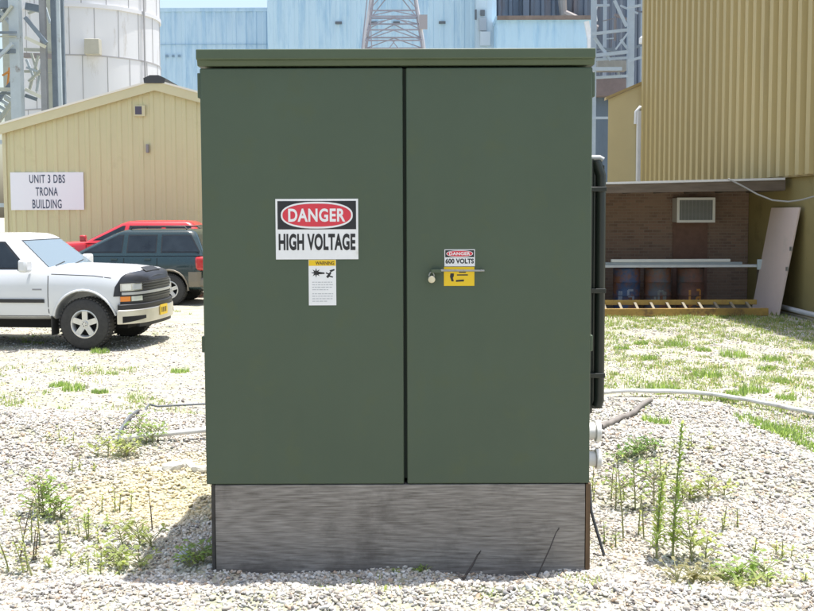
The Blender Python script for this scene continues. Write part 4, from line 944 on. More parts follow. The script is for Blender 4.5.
MB().box((XP(594, 63), 62.2, ZP(73, 63)), (XP(622, 63), 63, ZP(63, 63))).build('cable_tray', mat('khaki grey tray', (.27, .27, .25), .7, var=.1), rk, world=True)
for px in (612, 618, 633, 637): MB().tube([(XP(px, 66), 66, 4), (XP(px, 66), 66, 18)], .12, 8).build('riser_pipe', mat('slate pipe', (.17, .2, .25), .5), rk, smooth=50, world=True)
MB().box((XP(640, 60), 59.6, ZP(82, 60)), (XP(645, 60), 60, ZP(79.8, 60))).build('red_fitting', mat('red fitting', (.5, .05, .04), .5), rk, world=True)
MB().lathe([(.28, 0), (.28, .3), (.1, .45)], (XP(641.5, 59), 59, ZP(44, 59)), 'z', 12).build('white_lamp_head', WI, rk, world=True)

# ------------------------------------------------------------------ right: tan corrugated building, annex, shed
TAN = mat('tan corrugated steel', (.41, .32, .14), .5, var=.05, vs=.5, stain=(.37, .29, .13), stain_amt=.2, stain_scale=1.0, stretch=(1, 1, .2))
OCH = mat('ochre painted wall', (.27, .215, .085), .7, var=.07, vs=.8, bump=.05, bs=20, stain=(.2, .16, .06), stain_amt=.2)
wx = lambda y: 7.9 - (y-19.5)*.0522
tb = thing('corrugated_building', 'tall tan building with deep corrugated cladding above a plain ochre wall at the right edge', 'building', (8, 20, 0))
nv = Vector((-1, -.0522, 0)).normalized()
yA, yB = 15.6, 31.0; Ltan = (Vector((wx(yB), yB, 0)) - Vector((wx(yA), yA, 0))).length
corrugated((wx(yA)-.02, yA, 0), (wx(yB)-.02, yB, 0), 2.82, 10.6, .45, .11, nv, prof=((0, 0), (.42, 0), (.52, 1), (.9, 1), (1, 0))).build('cladding', TAN, tb, world=True)
MB().slab([(wx(yA)+.06, yA, 0), (wx(yB)+.06, yB, 0), (wx(yB)+.06, yB, 2.9), (wx(yA)+.06, yA, 2.9)], (.3, 0, 0)).build('lower_wall', OCH, tb, world=True)
corrugated((20, yA, 0), (wx(yA), yA, 0), 0, 10.6, .45, .075, (0, -1, 0)).build('end_wall', TAN, tb, world=True)
corrugated((wx(yB), yB, 0), (20, yB, 0), 0, 10.6, .45, .075, (0, 1, 0)).build('end_wall', TAN, tb, world=True)
MB().slab([(wx(yA)-.03, yA-.06, 10.6), (20, yA-.06, 10.6), (20, yB+.06, 10.6), (wx(yB)-.03, yB+.06, 10.6)], (0, 0, .2)).build('roof', TAN, tb, world=True)
MB().slab([(wx(yA)-.06, yA, 2.79), (wx(yB)-.06, yB, 2.79), (wx(yB)-.06, yB, 2.83), (wx(yA)-.06, yA, 2.83)], (.11, 0, 0)).build('drip_flashing', mat('tan flashing', (.3, .22, .09), .5), tb, world=True)
t = tag(MB().tube([(wx(20.9)-.12, 20.9, .14), (wx(19.5)-.14, 19.5, .12), (wx(16)-.14, 16, .1)], .05, 10).build('wall_pipe', mat('pale grey pipe', (.5, .5, .5), .5, var=.1), smooth=50), 'pale pipe lying along the foot of the ochre wall behind the leaning board', 'pipe')
AYY = 31.5
an = thing('tan_annex', 'small flat tan wall with a sloping roof edge left of the tall corrugated building', 'building', (XP(625, AYY), AYY, 0))
ax0 = XP(607, AYY); axs = (ZP(84, AYY)-ZP(100, AYY))/(XP(643, AYY)-ax0)
mb = MB(); zc0, zc1 = ZP(100, AYY), ZP(100, AYY)+axs*(11-ax0)
mb.add([(ax0, AYY, 0), (11, AYY, 0), (11, AYY, zc1), (ax0, AYY, zc0), (ax0+1.9, AYY+9, 0), (11, AYY+9, 0), (11, AYY+9, zc1), (ax0+1.9, AYY+9, zc0+axs*1.9)], [(0, 1, 2, 3), (5, 4, 7, 6), (4, 0, 3, 7), (1, 5, 6, 2), (3, 2, 6, 7), (0, 4, 5, 1)]); mb.build('wall', mat('smooth tan wall', (.56, .47, .26), .6, var=.04, vs=1), an, world=True)
MB().slab([(ax0-.08, AYY-.06, ZP(100, AYY)-.02), (11, AYY-.06, ZP(100, AYY)+axs*(11-ax0)-.02), (11, AYY-.06, ZP(100, AYY)+axs*(11-ax0)+.07), (ax0-.08, AYY-.06, ZP(100, AYY)+.07)], (0, .3, 0)).build('roof_edge', mat('tan roof edge', (.36, .27, .12), .5), an, world=True)
dp = thing('downpipe', 'white downpipe with a curved top fixed to the tan annex wall', 'downpipe', (XP(636, AYY), AYY-.1, 2.6))
xd = XP(638, AYY)
MB().box((xd-.11, AYY-.2, 2.3), (xd+.06, AYY-.0605, ZP(112, AYY))).build('pipe', WI, dp, world=True, bevel=.02)
MB().tube([(xd-.14, AYY-.12, ZP(125, AYY)), (xd-.13, AYY-.14, ZP(113, AYY)), (xd-.02, AYY-.15, ZP(108.5, AYY)), (xd+.1, AYY-.12, ZP(110, AYY))], .06, 8).build('bend', WI, dp, smooth=50, world=True)
MB().box((xd+.08, AYY-.1, 2.3), (xd+.2, AYY-.0605, ZP(111, AYY))).build('dark_channel', mat('dark tan channel', (.2, .17, .1), .6), dp, world=True)  # darker tan strip beside the downpipe

# open shed
def rusty_brick():
    m = bpy.data.materials.new('rusty brown wall'); m.use_nodes = True; t = m.node_tree; n = t.nodes; L = t.links.new; b = n['Principled BSDF']; b.inputs['Roughness'].default_value = .9; b.inputs['Specular IOR Level'].default_value = .1
    tc = n.new('ShaderNodeTexCoord'); mp = n.new('ShaderNodeMapping'); mp.inputs['Rotation'].default_value = (math.pi/2, 0, 0); L(tc.outputs['Object'], mp.inputs[0])
    br = n.new('ShaderNodeTexBrick'); br.inputs['Scale'].default_value = 1; br.inputs['Brick Width'].default_value = .2; br.inputs['Row Height'].default_value = .068; br.inputs['Mortar Size'].default_value = .006
    br.inputs['Color1'].default_value = (.31, .2, .15, 1); br.inputs['Color2'].default_value = (.19, .125, .1, 1); br.inputs['Mortar'].default_value = (.29, .24, .2, 1); L(mp.outputs[0], br.inputs['Vector'])
    nz = n.new('ShaderNodeTexNoise'); nz.inputs['Scale'].default_value = 2.5; nz.inputs['Detail'].default_value = 8; nz.inputs['Roughness'].default_value = .75; L(tc.outputs['Object'], nz.inputs['Vector'])
    r = n.new('ShaderNodeMapRange'); r.inputs[1].default_value = .38; r.inputs[2].default_value = .62; r.inputs[4].default_value = .75; L(nz.outputs['Fac'], r.inputs[0])
    mx = n.new('ShaderNodeMix'); mx.data_type = 'RGBA'; L(r.outputs[0], mx.inputs['Factor']); L(br.outputs['Color'], mx.inputs['A']); mx.inputs['B'].default_value = (.3, .215, .165, 1)
    L(mx.outputs['Result'], b.inputs['Base Color']); bp = n.new('ShaderNodeBump'); bp.inputs['Strength'].default_value = .4; bp.inputs['Distance'].default_value = .01; L(br.outputs['Fac'], bp.inputs['Height']); bp.invert = True; L(bp.outputs[0], b.inputs['Normal'])
    return m
RB = rusty_brick()
GW = mat('weathered brown beam', (.13, .10, .075), .9, var=.25, vs=5, stretch=(.4, 1, 3)); 
sh = thing('lean_to_shed', 'open lean-to shed with a brown brick back wall under the corrugated building', 'shed', (5.8, 21.5, 0))
sx0, sx1 = 3.1, wx(22.8)+.05; yF, yK = 20.5, 22.8
MB().box((sx0, yK, 0), (sx1, yK+.18, 2.65)).build('back_wall', RB, sh, world=True)
MB().box((sx0, yF+.3, 0), (sx0+.12, yK-.003, 2.7)).build('end_wall', RB, sh, world=True)
MB().slab([(sx0-.1, yF, 2.64), (wx(yF)-.12, yF, 2.74), (wx(yK)-.1, yK+.2, 2.76), (sx0-.1, yK+.2, 2.66)], (0, 0, .045)).build('roof', mat('bright roof sheet', (.62, .61, .6), .5, var=.06), sh, world=True)
MB().slab([(sx0-.05, yF+.03, 2.63), (wx(yF)-.1, yF+.03, 2.73), (wx(yF)-.1, yF+.03, 2.53), (sx0-.05, yF+.03, 2.47)], (0, .07, 0)).build('front_beam', GW, sh, world=True)
for k in range(7):
    xr = sx0+.4+k*.7; MB().slab([(xr, yF+.12, 2.52), (xr+.045, yF+.12, 2.52), (xr+.045, yF+.12, 2.63), (xr, yF+.12, 2.63)], (0, yK-yF-.13, .0)).build('rafter', GW, sh, world=True)
MB().box((XP(768, yK-.15), yK-.2, 0), (XP(775, yK-.15), yK-.05, 2.64)).build('corner_shade_strip', mat('corner shade black', (.035, .032, .03), .9), sh, world=True)  # near-black strip standing in for the deep shadow in the shed corner
MB().box((XP(672.5, yK), yK-.03, 0.02), (XP(707, yK), yK-.003, ZP(222, yK))).build('door_panel', mat('dull red brown door', (.2, .11, .08), .75, var=.2, vs=4), sh, world=True)
# air conditioner
ac = thing('air_conditioner', 'white window air conditioner with a grey grille mounted in the brick back wall', 'air conditioner', (XP(694, 22.4), yK-.002, ZP(224, 22.4)))
ya = 22.38; ax_, bx_, az_, bz_ = XP(676.5, ya), XP(714.5, ya), ZP(223.5, ya), ZP(198.5, ya)
MB().box((ax_+.004, ya+.012, az_+.006), (bx_-.004, yK-.004, bz_-.006)).build('case', mat('off white case', (.6, .59, .55), .5, var=.05), ac, world=True, bevel=.01)
mb = MB().box((ax_, ya-.02, az_), (bx_, ya+.01, az_+.055)); mb.box((ax_, ya-.02, bz_-.055), (bx_, ya+.01, bz_)); mb.box((ax_, ya-.02, az_+.056), (ax_+.055, ya+.01, bz_-.056)); mb.box((bx_-.055, ya-.02, az_+.056), (bx_, ya+.01, bz_-.056))
mb.build('front_frame', mat('white plastic frame', (.8, .8, .79), .5), ac, world=True)
MB().box((ax_+.056, ya-.005, az_+.056), (bx_-.056, ya+.005, bz_-.056)).build('coil', mat('grey coil', (.12, .13, .13), .6), ac, world=True)
mb = MB()
for k in range(22): zz = az_+.07+k*(bz_-az_-.14)/21; mb.box((ax_+.058, ya-.014, zz-.004), (bx_-.058, ya-.007, zz+.004))
for k in range(9): xx = ax_+.1+k*(bx_-ax_-.2)/8; mb.box((xx-.004, ya-.0185, az_+.057), (xx+.004, ya-.0145, bz_-.057))
mb.build('grille', mat('grille grey', (.32, .33, .33), .5), ac, world=True)
# drums
def drum(px, Y, body, mark, lab):
    x = XP(px, Y); t = thing('oil_drum', lab, 'drum', (x, Y, 0), 0, 'steel drums lined up in the lean-to shed')
    r = .288; pr = [(r*.97, 0.0), (r+.008, .01), (r, .03), (r, .27), (r+.012, .29), (r, .31), (r, .56), (r+.012, .58), (r, .60), (r, .85), (r+.008, .87), (r-.01, .88), (r-.02, .865), (.01, .865)]
    MB().lathe(pr, (x, Y, 0.01), 'z', 32).build('drum_body', body, t, smooth=40, world=True)
    MB().cyl((x+.15, Y-.1, .875), (x+.15, Y-.1, .9), .03, n=10).build('bung_cap', STEEL, t, world=True)
    for kk, (pts, m_) in enumerate(mark):             # painted marks wrapped on the shell
        mb = MB()
        for (a0, z0), (a1, z1) in zip(pts, pts[1:]):
            n = 4; prev = None
            for q in range(n):
                c = []
                for u in (q/n, (q+1)/n):
                    a = a0+(a1-a0)*u; z = z0+(z1-z0)*u; c.append(Vector((x + (r+.003)*math.sin(a), Y - (r+.003)*math.cos(a), z)))
                mb.bar(c[0], c[1], .045 if kk < 9 else .03, .004, up=(math.sin((a0+a1)/2), -math.cos((a0+a1)/2), 0))
        mb.build('painted_mark', m_, t, world=True)
    return t
RUST = (.17, .07, .035)
DB = mat('blue drum paint', (.04, .07, .14), .6, var=.3, vs=5, stain=RUST, stain_amt=.6, stain_scale=3)
DG = mat('grey drum paint', (.085, .085, .09), .6, var=.2, vs=5, stain=RUST, stain_amt=.65, stain_scale=3)
DR = mat('rusty drum', (.13, .06, .04), .75, var=.3, vs=5, stain=(.07, .065, .06), stain_amt=.5, stain_scale=3)
OM = mat('orange marking paint', (.45, .19, .04), .7, var=.2, vs=20); WM = mat('faded white marking', (.24, .26, .3), .7, var=.2, vs=20); GM = mat('faded grey marking', (.17, .175, .155), .7, var=.2, vs=20)
drum(627, 21.7, DB, [([(.3, .42), (-.08, .42), (-.08, .29), (.3, .29), (.3, .13), (-.1, .13)], WM), ([(-.8, .1), (-.75, .4)], WM), ([(-.62, .15), (-.58, .4)], WM)], 'blue steel drum with white painted marks, leftmost of the shed drums')
drum(658, 21.7, DG, [([(-.15, .4), (.2, .4), (.25, .2), (-.15, .15), (-.15, .4)], GM), ([(.35, .15), (.38, .38)], GM), ([(-.7, .2), (-.4, .2), (-.4, .28)], GM)], 'dull grey steel drum between the blue drum and the orange marked one')
drum(691, 21.7, DR, [([(-.3, .05), (-.3, .42)], OM), ([(-.3, .1), (-.1, .1)], OM), ([(.2, .42), (.5, .42), (.5, .1), (.2, .1), (.2, .26), (.5, .26)], OM)], 'rusty steel drum with orange painted marks, rightmost of the shed drums')
# timber and pipes laid over the drums
PW = mat('greyish white length', (.56, .57, .56), .5, var=.08, vs=4); PG = mat('grey blue length', (.27, .31, .33), .5, var=.1)
yP = 21.42
t = tag(MB().box((XP(590, yP), yP-.07, .912), (XP(760, yP), yP+.07, .968)).build('aluminium_channel', PW, bevel=.004), 'long pale metal channel resting across the drum lids under the other lengths', 'channel')
tag(MB().box((XP(592, yP), yP-.05, .970), (XP(742, yP), yP+.06, 1.024)).build('steel_length', PG, bevel=.004), 'dark grey blue length lying between two pale ones above the drums', 'bar')
tag(MB().box((XP(611, yP), yP-.055, 1.026), (XP(730, yP), yP+.04, 1.088)).build('white_plank', mat('off white plank', (.66, .66, .62), .6, var=.05), bevel=.006), 'shortest off white plank on top of the stacked lengths', 'plank')
t = thing('end_bracket', 'pale square bracket on a timber stake holding the right end of the stacked lengths', 'bracket', (XP(759, yP), yP-.1, 0))
MB().box((XP(756, yP), yP-.13, .86), (XP(763, yP), yP-.072, 1.08)).build('plate', mat('pale green grey bracket', (.5, .56, .55), .5), t, world=True, bevel=.01)
MB().box((XP(758.5, yP), yP-.071, 0), (XP(761.5, yP), yP-.01 + .08, .908)).build('stake', GW, t, world=True)
# ladder on its edge
LY = mat('worn yellow ladder rail', (.4, .26, .06), .6, var=.2, vs=6, stain=(.3, .16, .05), stain_amt=.3, stain_scale=4); LB = mat('brown ladder rail', (.36, .22, .05), .6, var=.3, vs=6, stain=(.16, .09, .03), stain_amt=.4, stain_scale=3)
ld = thing('ladder', 'long yellow wooden ladder lying on its edge along the ground in front of the drums', 'ladder', (5.6, 20.1, 0))
xl0, xl1 = XP(575, 20), XP(769, 20)
MB().box((xl0, 19.95, .01), (xl1, 20.03, .16)).build('lower_rail', LB, ld, world=True, bevel=.005)
MB().box((xl0, 20.33, .20), (xl1-.1, 20.39, .30)).build('upper_rail', LY, ld, world=True, bevel=.005)
MB().box((xl0, 20.05, .012), (xl1-.05, 20.39, .03)).build('edge_board', mat('dark brown board', (.09, .05, .035), .8, var=.2), ld, world=True)  # thin dark brown sheet between the two rails
k = 0; x = xl1-.32
while x > xl0 + .1:
    MB().bar((x, 19.99, .12), (x, 20.34, .25), .05, .028).build('rung', mat('grey rung', (.22, .19, .13), .6, var=.1), ld, world=True); x -= .325
# leaning board
mb = MB().slab([(7.46, 19.95, 0.0), (7.42, 21.35, 0.0), (wx(21.35)-.005, 21.35, 2.17), (wx(19.95)-.03, 19.95, 2.17)], (-.035, 0, .007))
bdp = mb.build('leaning_board', mat('pinkish beige door skin', (.6, .48, .42), .55, var=.04, vs=2, stain=(.54, .45, .39), stain_amt=.15), bevel=.003); tag(bdp, 'pinkish beige door panel leaning against the ochre wall at the right', 'board')
for zz in (1.35, .95):
    f = zz/2.17; xx = 7.46 + (wx(20.05)-.03-7.46)*f
    MB().box((xx-.045, 19.93, zz-.04), (xx-.02, 20.0, zz+.04)).build('hinge_plate', STEEL, bdp)
# overhead cable
pts = [P(728, 180, 20.4), P(742, 187, 20.2), P(757, 195.5, 20.1), P(772, 201.5, 19.8), P(788, 203, 19.4), P(800, 201.5, 19.1), P(815, 197.5, 18.9), P(860, 182, 18.3)]
tag(MB().tube(pts, .017, 8).build('hanging_cable', mat('grey cable', (.26, .25, .23), .6), smooth=60), 'grey cable sagging from the shed roof edge across the ochre wall', 'cable')

# ------------------------------------------------------------------ plants
def leafmat(name, col):
    m = mat(name, col, .6, var=.25, vs=12, spec=.3); b = m.node_tree.nodes['Principled BSDF']
    b.inputs['Subsurface Weight'].default_value = 0.0
    n = m.node_tree.nodes; L = m.node_tree.links.new; tr = n.new('ShaderNodeBsdfTranslucent'); tr.inputs[0].default_value = (min(1,col[0]*2.2), min(1,col[1]*2.1), col[2]*1.3, 1)
    mx = n.new('ShaderNodeMixShader'); mx.inputs[0].default_value = .6; L(b.outputs[0], mx.inputs[1]); L(tr.outputs[0], mx.inputs[2]); L(mx.outputs[0], n['Material Output'].inputs[0]); return m
GA = leafmat('fresh green leaf', (.25, .34, .13)); GB = leafmat('yellow green leaf', (.32, .37, .17)); GC = leafmat('dry straw blade', (.3, .29, .2)); GD = leafmat('mid green leaf', (.16, .26, .09))
STEM = mat('green brown stem', (.24, .25, .11), .7); TWIG = mat('dry twig', (.13, .1, .075), .9)
def blades(cx, cy, n, h, spread, w, lean=.6):
    """n curved grass blades; returns verts and quads."""
    a = RNG.uniform(0, 2*np.pi, n); rr = spread*np.sqrt(RNG.random(n)); bx = cx + rr*np.cos(a); by = cy + rr*np.sin(a); bz = H(bx, by)
    hh = h*RNG.uniform(.45, 1.1, n); d = RNG.uniform(0, 2*np.pi, n); ln = lean*RNG.uniform(.1, 1, n)*hh; pw = d + np.pi/2 + RNG.normal(0, .5, n); rows = []
    for t_, ww in ((0, 1), (.5, .8), (1, .12)):
        x = bx + np.cos(d)*ln*t_**1.8; y = by + np.sin(d)*ln*t_**1.8; z = bz - .005 + hh*(t_ - .25*t_*t_*ln/np.maximum(hh, .01))
        ox = np.cos(pw)*w*ww/2; oy = np.sin(pw)*w*ww/2; rows += [np.stack([x-ox, y-oy, z], 1), np.stack([x+ox, y+oy, z], 1)]
    V = np.stack(rows, 1).reshape(-1, 3); b0 = np.arange(n)*6
    Fq = np.concatenate([np.stack([b0, b0+1, b0+3, b0+2], 1), np.stack([b0+2, b0+3, b0+5, b0+4], 1)]); return V, Fq
GE = leafmat('dull grass blade', (.17, .24, .09)); GF = leafmat('pale dry grass blade', (.24, .3, .15))
def noise2(x, y): return (np.sin(x*1.3+y*.7+1)+np.sin(x*.5-y*1.9+2)+np.sin(x*2.9+y*2.3)+np.sin(-x*3.7+y*1.1+4)*.7+np.sin(x*7+y*5)*.5)/4.2
def grass_patch(name, label, centres, mats):
    Vs, Fs, Ms = [], [], []; off = 0
    for (x, y, n, h, sp, w) in centres:
        V, Fq = blades(x, y, n, h, sp, w); Vs.append(V); Fs.append(Fq+off); off += len(V); Ms.append(np.tile(RNG.integers(0, len(mats), n), 2))
    o = mesh_np(name, np.concatenate(Vs), np.concatenate(Fs), mats, np.concatenate(Ms)); tag(o, label, 'grass', kind='stuff'); return o
cen = []
for _ in range(16000):
    y = RNG.uniform(9.2, 27); x = RNG.uniform(-.47*y, .47*y)
    if x > wx(y)-.3 or (y > 20.2 and x > 2.9) : continue
    v = noise2(x*1.1, y*.9) + RNG.normal(0, .22); right = x > 0
    if right:
        thr = .02 - (1.1 if y > 17.6 else 0) - .12*sm((x-1)/3)
    else: thr = .3 + (.5 if y > 13.4 and x < -2.6 else 0)
    if v > thr:
        cen.append((x, y, int(RNG.integers(8, 22)), RNG.uniform(.025, .075)*(1.3 if y > 18 and right else 1), RNG.uniform(.04, .16), .007 + .0004*y))
grass_patch('grass', 'short patchy grass growing through the gravel yard', cen, [GE, GE, GF, GC])
cen = []
for px, py, s_ in ((100, 352, 1.2), (60, 385, 1), (75, 388, 1.3), (100, 392, .8), (180, 372, 1), (640, 345, 1), (675, 347, 1.6), (702, 352, 1), (733, 357, 1.8), (770, 362, 1.3), (765, 371, 1), (706, 378, 1.5), (662, 392, 1.6), (753, 393, 1.4), (782, 384, 1), (655, 425, .9), (735, 396, 1), (727, 402, 1), (785, 400, 1), (620, 350, 1), (648, 360, 1)):
    x, y, z = hit(px, py); cen.append((x, y, 160, .075*s_, .12*s_, .011))
for px, py in ((775, 434), (785, 438), (795, 441), (805, 446), (768, 430), (790, 433), (803, 436), (760, 427)):
    x, y, z = hit(px, py); cen.append((x, y, 180, .06, .22, .010))
grass_patch('grass_tufts', 'brighter green tufts of grass dotted over the yard', cen, [GA, GE, GE, GD])

def leaf(mb, p, d, l, w, droop=.3):
    d = Vector(d).normalized(); sd = d.cross(Vector((0, 0, 1))); sd = sd.normalized() if sd.length > .01 else Vector((1, 0, 0)); p = Vector(p)
    m_ = p + d*l*.5 + Vector((0, 0, .03*l)); e = p + d*l - Vector((0, 0, droop*l))
    q = p + d*l*.22; mb.add([p, q+sd*w*.4, m_+sd*w*.5, e, m_-sd*w*.5, q-sd*w*.4], [(0, 1, 5), (1, 2, 4, 5), (2, 3, 4)])
def weed(px, py, h, style, label, name='weed', leafm=None, lean=0.0, n=1, group=None):
    x0_, y0_, z0_ = hit(px, py); t = thing(name, label, 'weed', (x0_, y0_, z0_), 0, group); lv = MB(); R_ = random.uniform
    for s_ in range(n):
        sb = MB()
        hx = x0_ + (R_(-.06, .06) if s_ else 0)*n**.5; hy = y0_ + (R_(-.06, .06) if s_ else 0); hh = h*(1 if s_ == 0 else R_(.45, .85)); bz = float(H(hx, hy)) - .01
        lx = lean + R_(-.1, .1); ly = R_(-.05, .05)
        pt = [Vector((hx + lx*hh*(k/8)**1.4, hy + ly*hh*k/8, bz + hh*k/8)) for k in range(9)]
        sb.tube(pt, .0045 if style != 'tall' else .006, 6, .0015)
        if style == 'tall':                            # narrow leaves spiralling all the way up a tall stem
            for k in range(int(hh*330)):
                u = (k+25)/(hh*330+25); q = pt[0].lerp(pt[-1], u); a = k*2.4; l = .06*(1.15-u*.75)
                leaf(lv, q, (math.cos(a+R_(-.6,.6)), math.sin(a+R_(-.6,.6)), R_(-.1, 1.3)), l*R_(.5, 1.5), R_(.007, .013), R_(0, .5))
        elif style == 'broad':                         # branching stems with oval leaves
            for k in range(int(14 + hh*40)):
                u = R_(.15, 1); q = pt[0].lerp(pt[-1], u); a = R_(0, 6.3); br = R_(.02, .09)*(1.2-u*.5); e = q + Vector((math.cos(a)*br, math.sin(a)*br, br*.7)); sb.tube([q, e], .0018, 4)
                for _ in range(2): leaf(lv, e, (math.cos(a)+R_(-.9, .9), math.sin(a)+R_(-.9, .9), R_(-.1, .6)), R_(.022, .042), R_(.012, .022), R_(.1, .4))
        else:                                          # sparse, spindly
            for k in range(int(10 + hh*22)):
                u = R_(.1, 1); q = pt[0].lerp(pt[-1], u); a = R_(0, 6.3); leaf(lv, q, (math.cos(a), math.sin(a), R_(.1, .9)), R_(.02, .05), R_(.006, .012), .2)
        sb.build('stem', STEM if style != 'dry' else TWIG, t, smooth=60, world=True)
    lv.build('leaves', leafm or GA, t, world=True); return t
weed(671, 563, .64, 'tall', 'tallest green spiky weed standing in the gravel right of the timber base', 'tall_weed', GA, n=2)
weed(655, 548, .36, 'tall', 'shorter spiky weed growing just left of the tallest weed', 'tall_weed', GB)
weed(690, 562, .22, 'broad', 'low broad leaved weed at the right foot of the tallest weed', 'leafy_weed', GB, n=3)
weed(706, 500, .13, 'broad', 'small bushy weed up the mound to the right of the tallest weed', 'leafy_weed', GB, n=5)
weed(634, 512, .30, 'broad', 'leafy weed halfway between the timber base and the tallest weed', 'leafy_weed', GA, n=3)
weed(636, 458, .10, 'broad', 'low dark green clump on the slope beside the white conduit stubs', 'leafy_weed', GD, n=6)
weed(622, 540, .40, 'sparse', 'spindly weed next to the right end of the timber base', 'spindly_weed', GB, n=3)
weed(735, 583, .07, 'broad', 'flat green clump in the gravel near the bottom right', 'leafy_weed', GA, n=5)
weed(765, 590, .07, 'sparse', 'wispy pale green weed nearest the bottom right corner', 'spindly_weed', GB, n=9)
weed(692, 584, .06, 'broad', 'small brownish clump below the tallest weed at the photo bottom', 'leafy_weed', GC, n=4)
weed(44, 516, .22, 'broad', 'bright green weed with upright clustered leaves at the far left', 'leafy_weed', GA, n=6)
weed(28, 571, .28, 'sparse', 'reddish stemmed sparse weed nearest the left edge', 'spindly_weed', GB, n=4, lean=-.25)
weed(20, 560, .30, 'dry', 'dry twiggy stalk leaning at the left edge of the picture', 'dry_stalk', GC, n=3, lean=.15)
weed(40, 545, .26, 'sparse', 'yellow green thin weed right of the bright green one at the left', 'spindly_weed', GB, n=4)
weed(152, 530, .22, 'dry', 'single upright dry stalk in front of the yellowish gravel patch', 'dry_stalk', GC)
weed(140, 548, .14, 'broad', 'leafy weed at the foot of the single dry stalk left of the cabinet', 'leafy_weed', GB, n=3, lean=-.2)
weed(122, 566, .08, 'broad', 'tiny green weed at the bottom left of the cabinet shadow', 'leafy_weed', GB, n=4)
weed(88, 540, .12, 'sparse', 'small thin weed among white pebbles left of the leafy one', 'spindly_weed', GB, n=5)
weed(88, 525, .10, 'sparse', 'faint thin weed higher up among white pebbles at the left', 'spindly_weed', GA, n=4)
weed(70, 566, .07, 'sparse', 'tiny wisp of green in the lower left gravel', 'spindly_weed', GB, n=4)
weed(138, 441, .18, 'broad', 'bright green weed standing in the cable loop left of the cabinet', 'leafy_weed', GA, n=5)
weed(108, 456, .12, 'broad', 'low yellow green weed just left of the short pipe end', 'leafy_weed', GB, n=5)
weed(80, 470, .10, 'sparse', 'thin pale weed between the far left weed and the short pipe', 'spindly_weed', GB, n=4)
weed(254, 567, .05, 'tuft', 'tiny green sprout at the left foot of the timber board', 'sprout', GA, n=9)
weed(425, 573, .04, 'tuft', 'tiny green sprout at the middle foot of the timber board', 'sprout', GA, n=7)
weed(203, 563, .08, 'broad', 'small green weed at the left corner of the timber base', 'leafy_weed', GA, n=4)
weed(603, 545, .12, 'sparse', 'short green weed hugging the right corner of the timber base', 'spindly_weed', GA, n=4)
for px, py, h_, lab in ((100, 575, .12, 'wispy yellow green weed just inside the lower left pebbles'), (115, 512, .14, 'wispy weed between the bright far left weed and the dry stalk'), (60, 440, .1, 'wispy weed alone on the left slope above the bright green weed'),
                        (645, 480, .2, 'wispy weed behind the tall spiky pair on the right mound'), (610, 500, .22, 'wispy weed closest to the right flank of the cabinet'), (722, 530, .12, 'wispy weed on the open right mound slope'), (690, 450, .1, 'wispy weed high on the right mound near the conduit'), (780, 560, .09, 'wispy weed near the right edge above the bottom corner')):
    weed(px, py, h_, 'sparse', lab, 'wispy_weed', GB, n=4)
# dry litter and tiny sprouts lying all over the gravel
Vs, Fs, off = [], [], 0
n_ = 5200; yy_ = RNG.uniform(3.7, 10, n_)**1.0; xx_ = RNG.uniform(-.45, .45, n_)*yy_; ok = footprint(xx_, yy_) & (noise2(xx_*2, yy_*2) + RNG.normal(0, .3, n_) > 0); xx_ = xx_[ok]; yy_ = yy_[ok]; n_ = len(xx_)
a_ = RNG.uniform(0, np.pi, n_); l_ = RNG.uniform(.015, .07, n_); z_ = H(xx_, yy_) + RNG.uniform(.008, .02, n_); dx = np.cos(a_)*l_; dy = np.sin(a_)*l_; wx_ = -np.sin(a_)*.0016; wy_ = np.cos(a_)*.0016; zz_ = RNG.normal(0, .006, n_)
V = np.stack([np.stack([xx_-wx_, yy_-wy_, z_], 1), np.stack([xx_+wx_, yy_+wy_, z_], 1), np.stack([xx_+dx+wx_, yy_+dy+wy_, z_+zz_], 1), np.stack([xx_+dx-wx_, yy_+dy-wy_, z_+zz_], 1)], 1).reshape(-1, 3)
tag(mesh_np('dry_litter', V, np.arange(n_*4).reshape(-1, 4), [mat('dry litter', (.26, .2, .13), .9), TWIG], RNG.integers(0, 2, n_)), 'bits of dry straw and twig strewn over the gravel mound', 'litter', kind='stuff')
cen = []
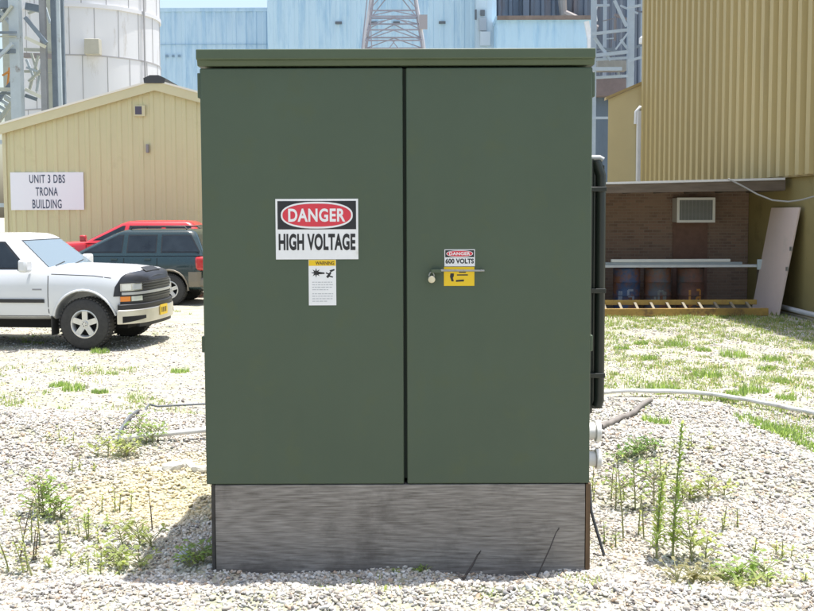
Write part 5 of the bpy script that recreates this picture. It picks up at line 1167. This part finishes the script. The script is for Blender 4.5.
for _ in range(700):
    y = RNG.uniform(3.9, 9.5); x = RNG.uniform(-.45*y, .45*y)
    if footprint(x, y) and noise2(x*2.3+5, y*2.1) + RNG.normal(0, .3) > .35: cen.append((x, y, int(RNG.integers(4, 14)), RNG.uniform(.015, .05), RNG.uniform(.01, .05), .005))
grass_patch('sprouts', 'tiny green and straw coloured sprouts dotted over the gravel mound', cen, [GA, GE, GF, GB])
def twig(name, label, a, b, off, r=.006, kink=0, m=mat('dark wet twig', (.055, .047, .042), .8)):
    pa = Vector(P(a[0], a[1], CY-off)); pb = Vector(P(b[0], b[1], CY-.012)); m_ = pa.lerp(pb, .55) + Vector((kink, -.01, .0)); pe = pa.lerp(pb, .85) + Vector((kink*.3, 0, .006))
    mb = MB().tube([pa - Vector((0, 0, .03)), m_, pe, pb], r, 7, r*.45); mb.tube([pe, pe + Vector((.014, -.004, .02))], r*.4, 5); return tag(mb.build(name, m, smooth=60), label, 'twig')
twig('twig', 'short thick brown twig leaning on the timber board left of the longer one', (460, 576), (479, 553), .1, .006, .006)
twig('twig', 'long thin twig leaning on the timber board near its right end', (534, 574), (558, 528), .08, .0035, .004)
# limestone lumps left of the cabinet
for px, py, s_, lab in ((172, 469, .055, 'flat white limestone lump, leftmost of those behind the yellowish gravel'), (186, 466, .05, 'tallest white limestone lump behind the yellowish gravel'), (199, 470, .045, 'white limestone lump closest to the cabinet side'), (158, 471, .035, 'small off white stone at the left end of the limestone lumps'), (187, 558, .05, 'grey concrete chunk on the gravel beside the left base corner')):
    x, y, z = hit(px, py); V0 = near_p[0][int(RNG.integers(0, 14))]*np.array([1.35, 1, .8])*s_*(1 + RNG.normal(0, .06, (len(near_p[0][0]), 1))); mb = MB().add([(x+a, y+b, z+s_*.25+c) for a, b, c in V0], near_p[1].tolist())
    tag(mb.build('rock_lump', mat('white limestone', (.6, .58, .52), .85, var=.25, vs=20, bump=.3, bs=80) if s_ != .05 or py < 500 else mat('grey concrete', (.34, .36, .4), .9, var=.2, vs=20), smooth=25), lab, 'rock')
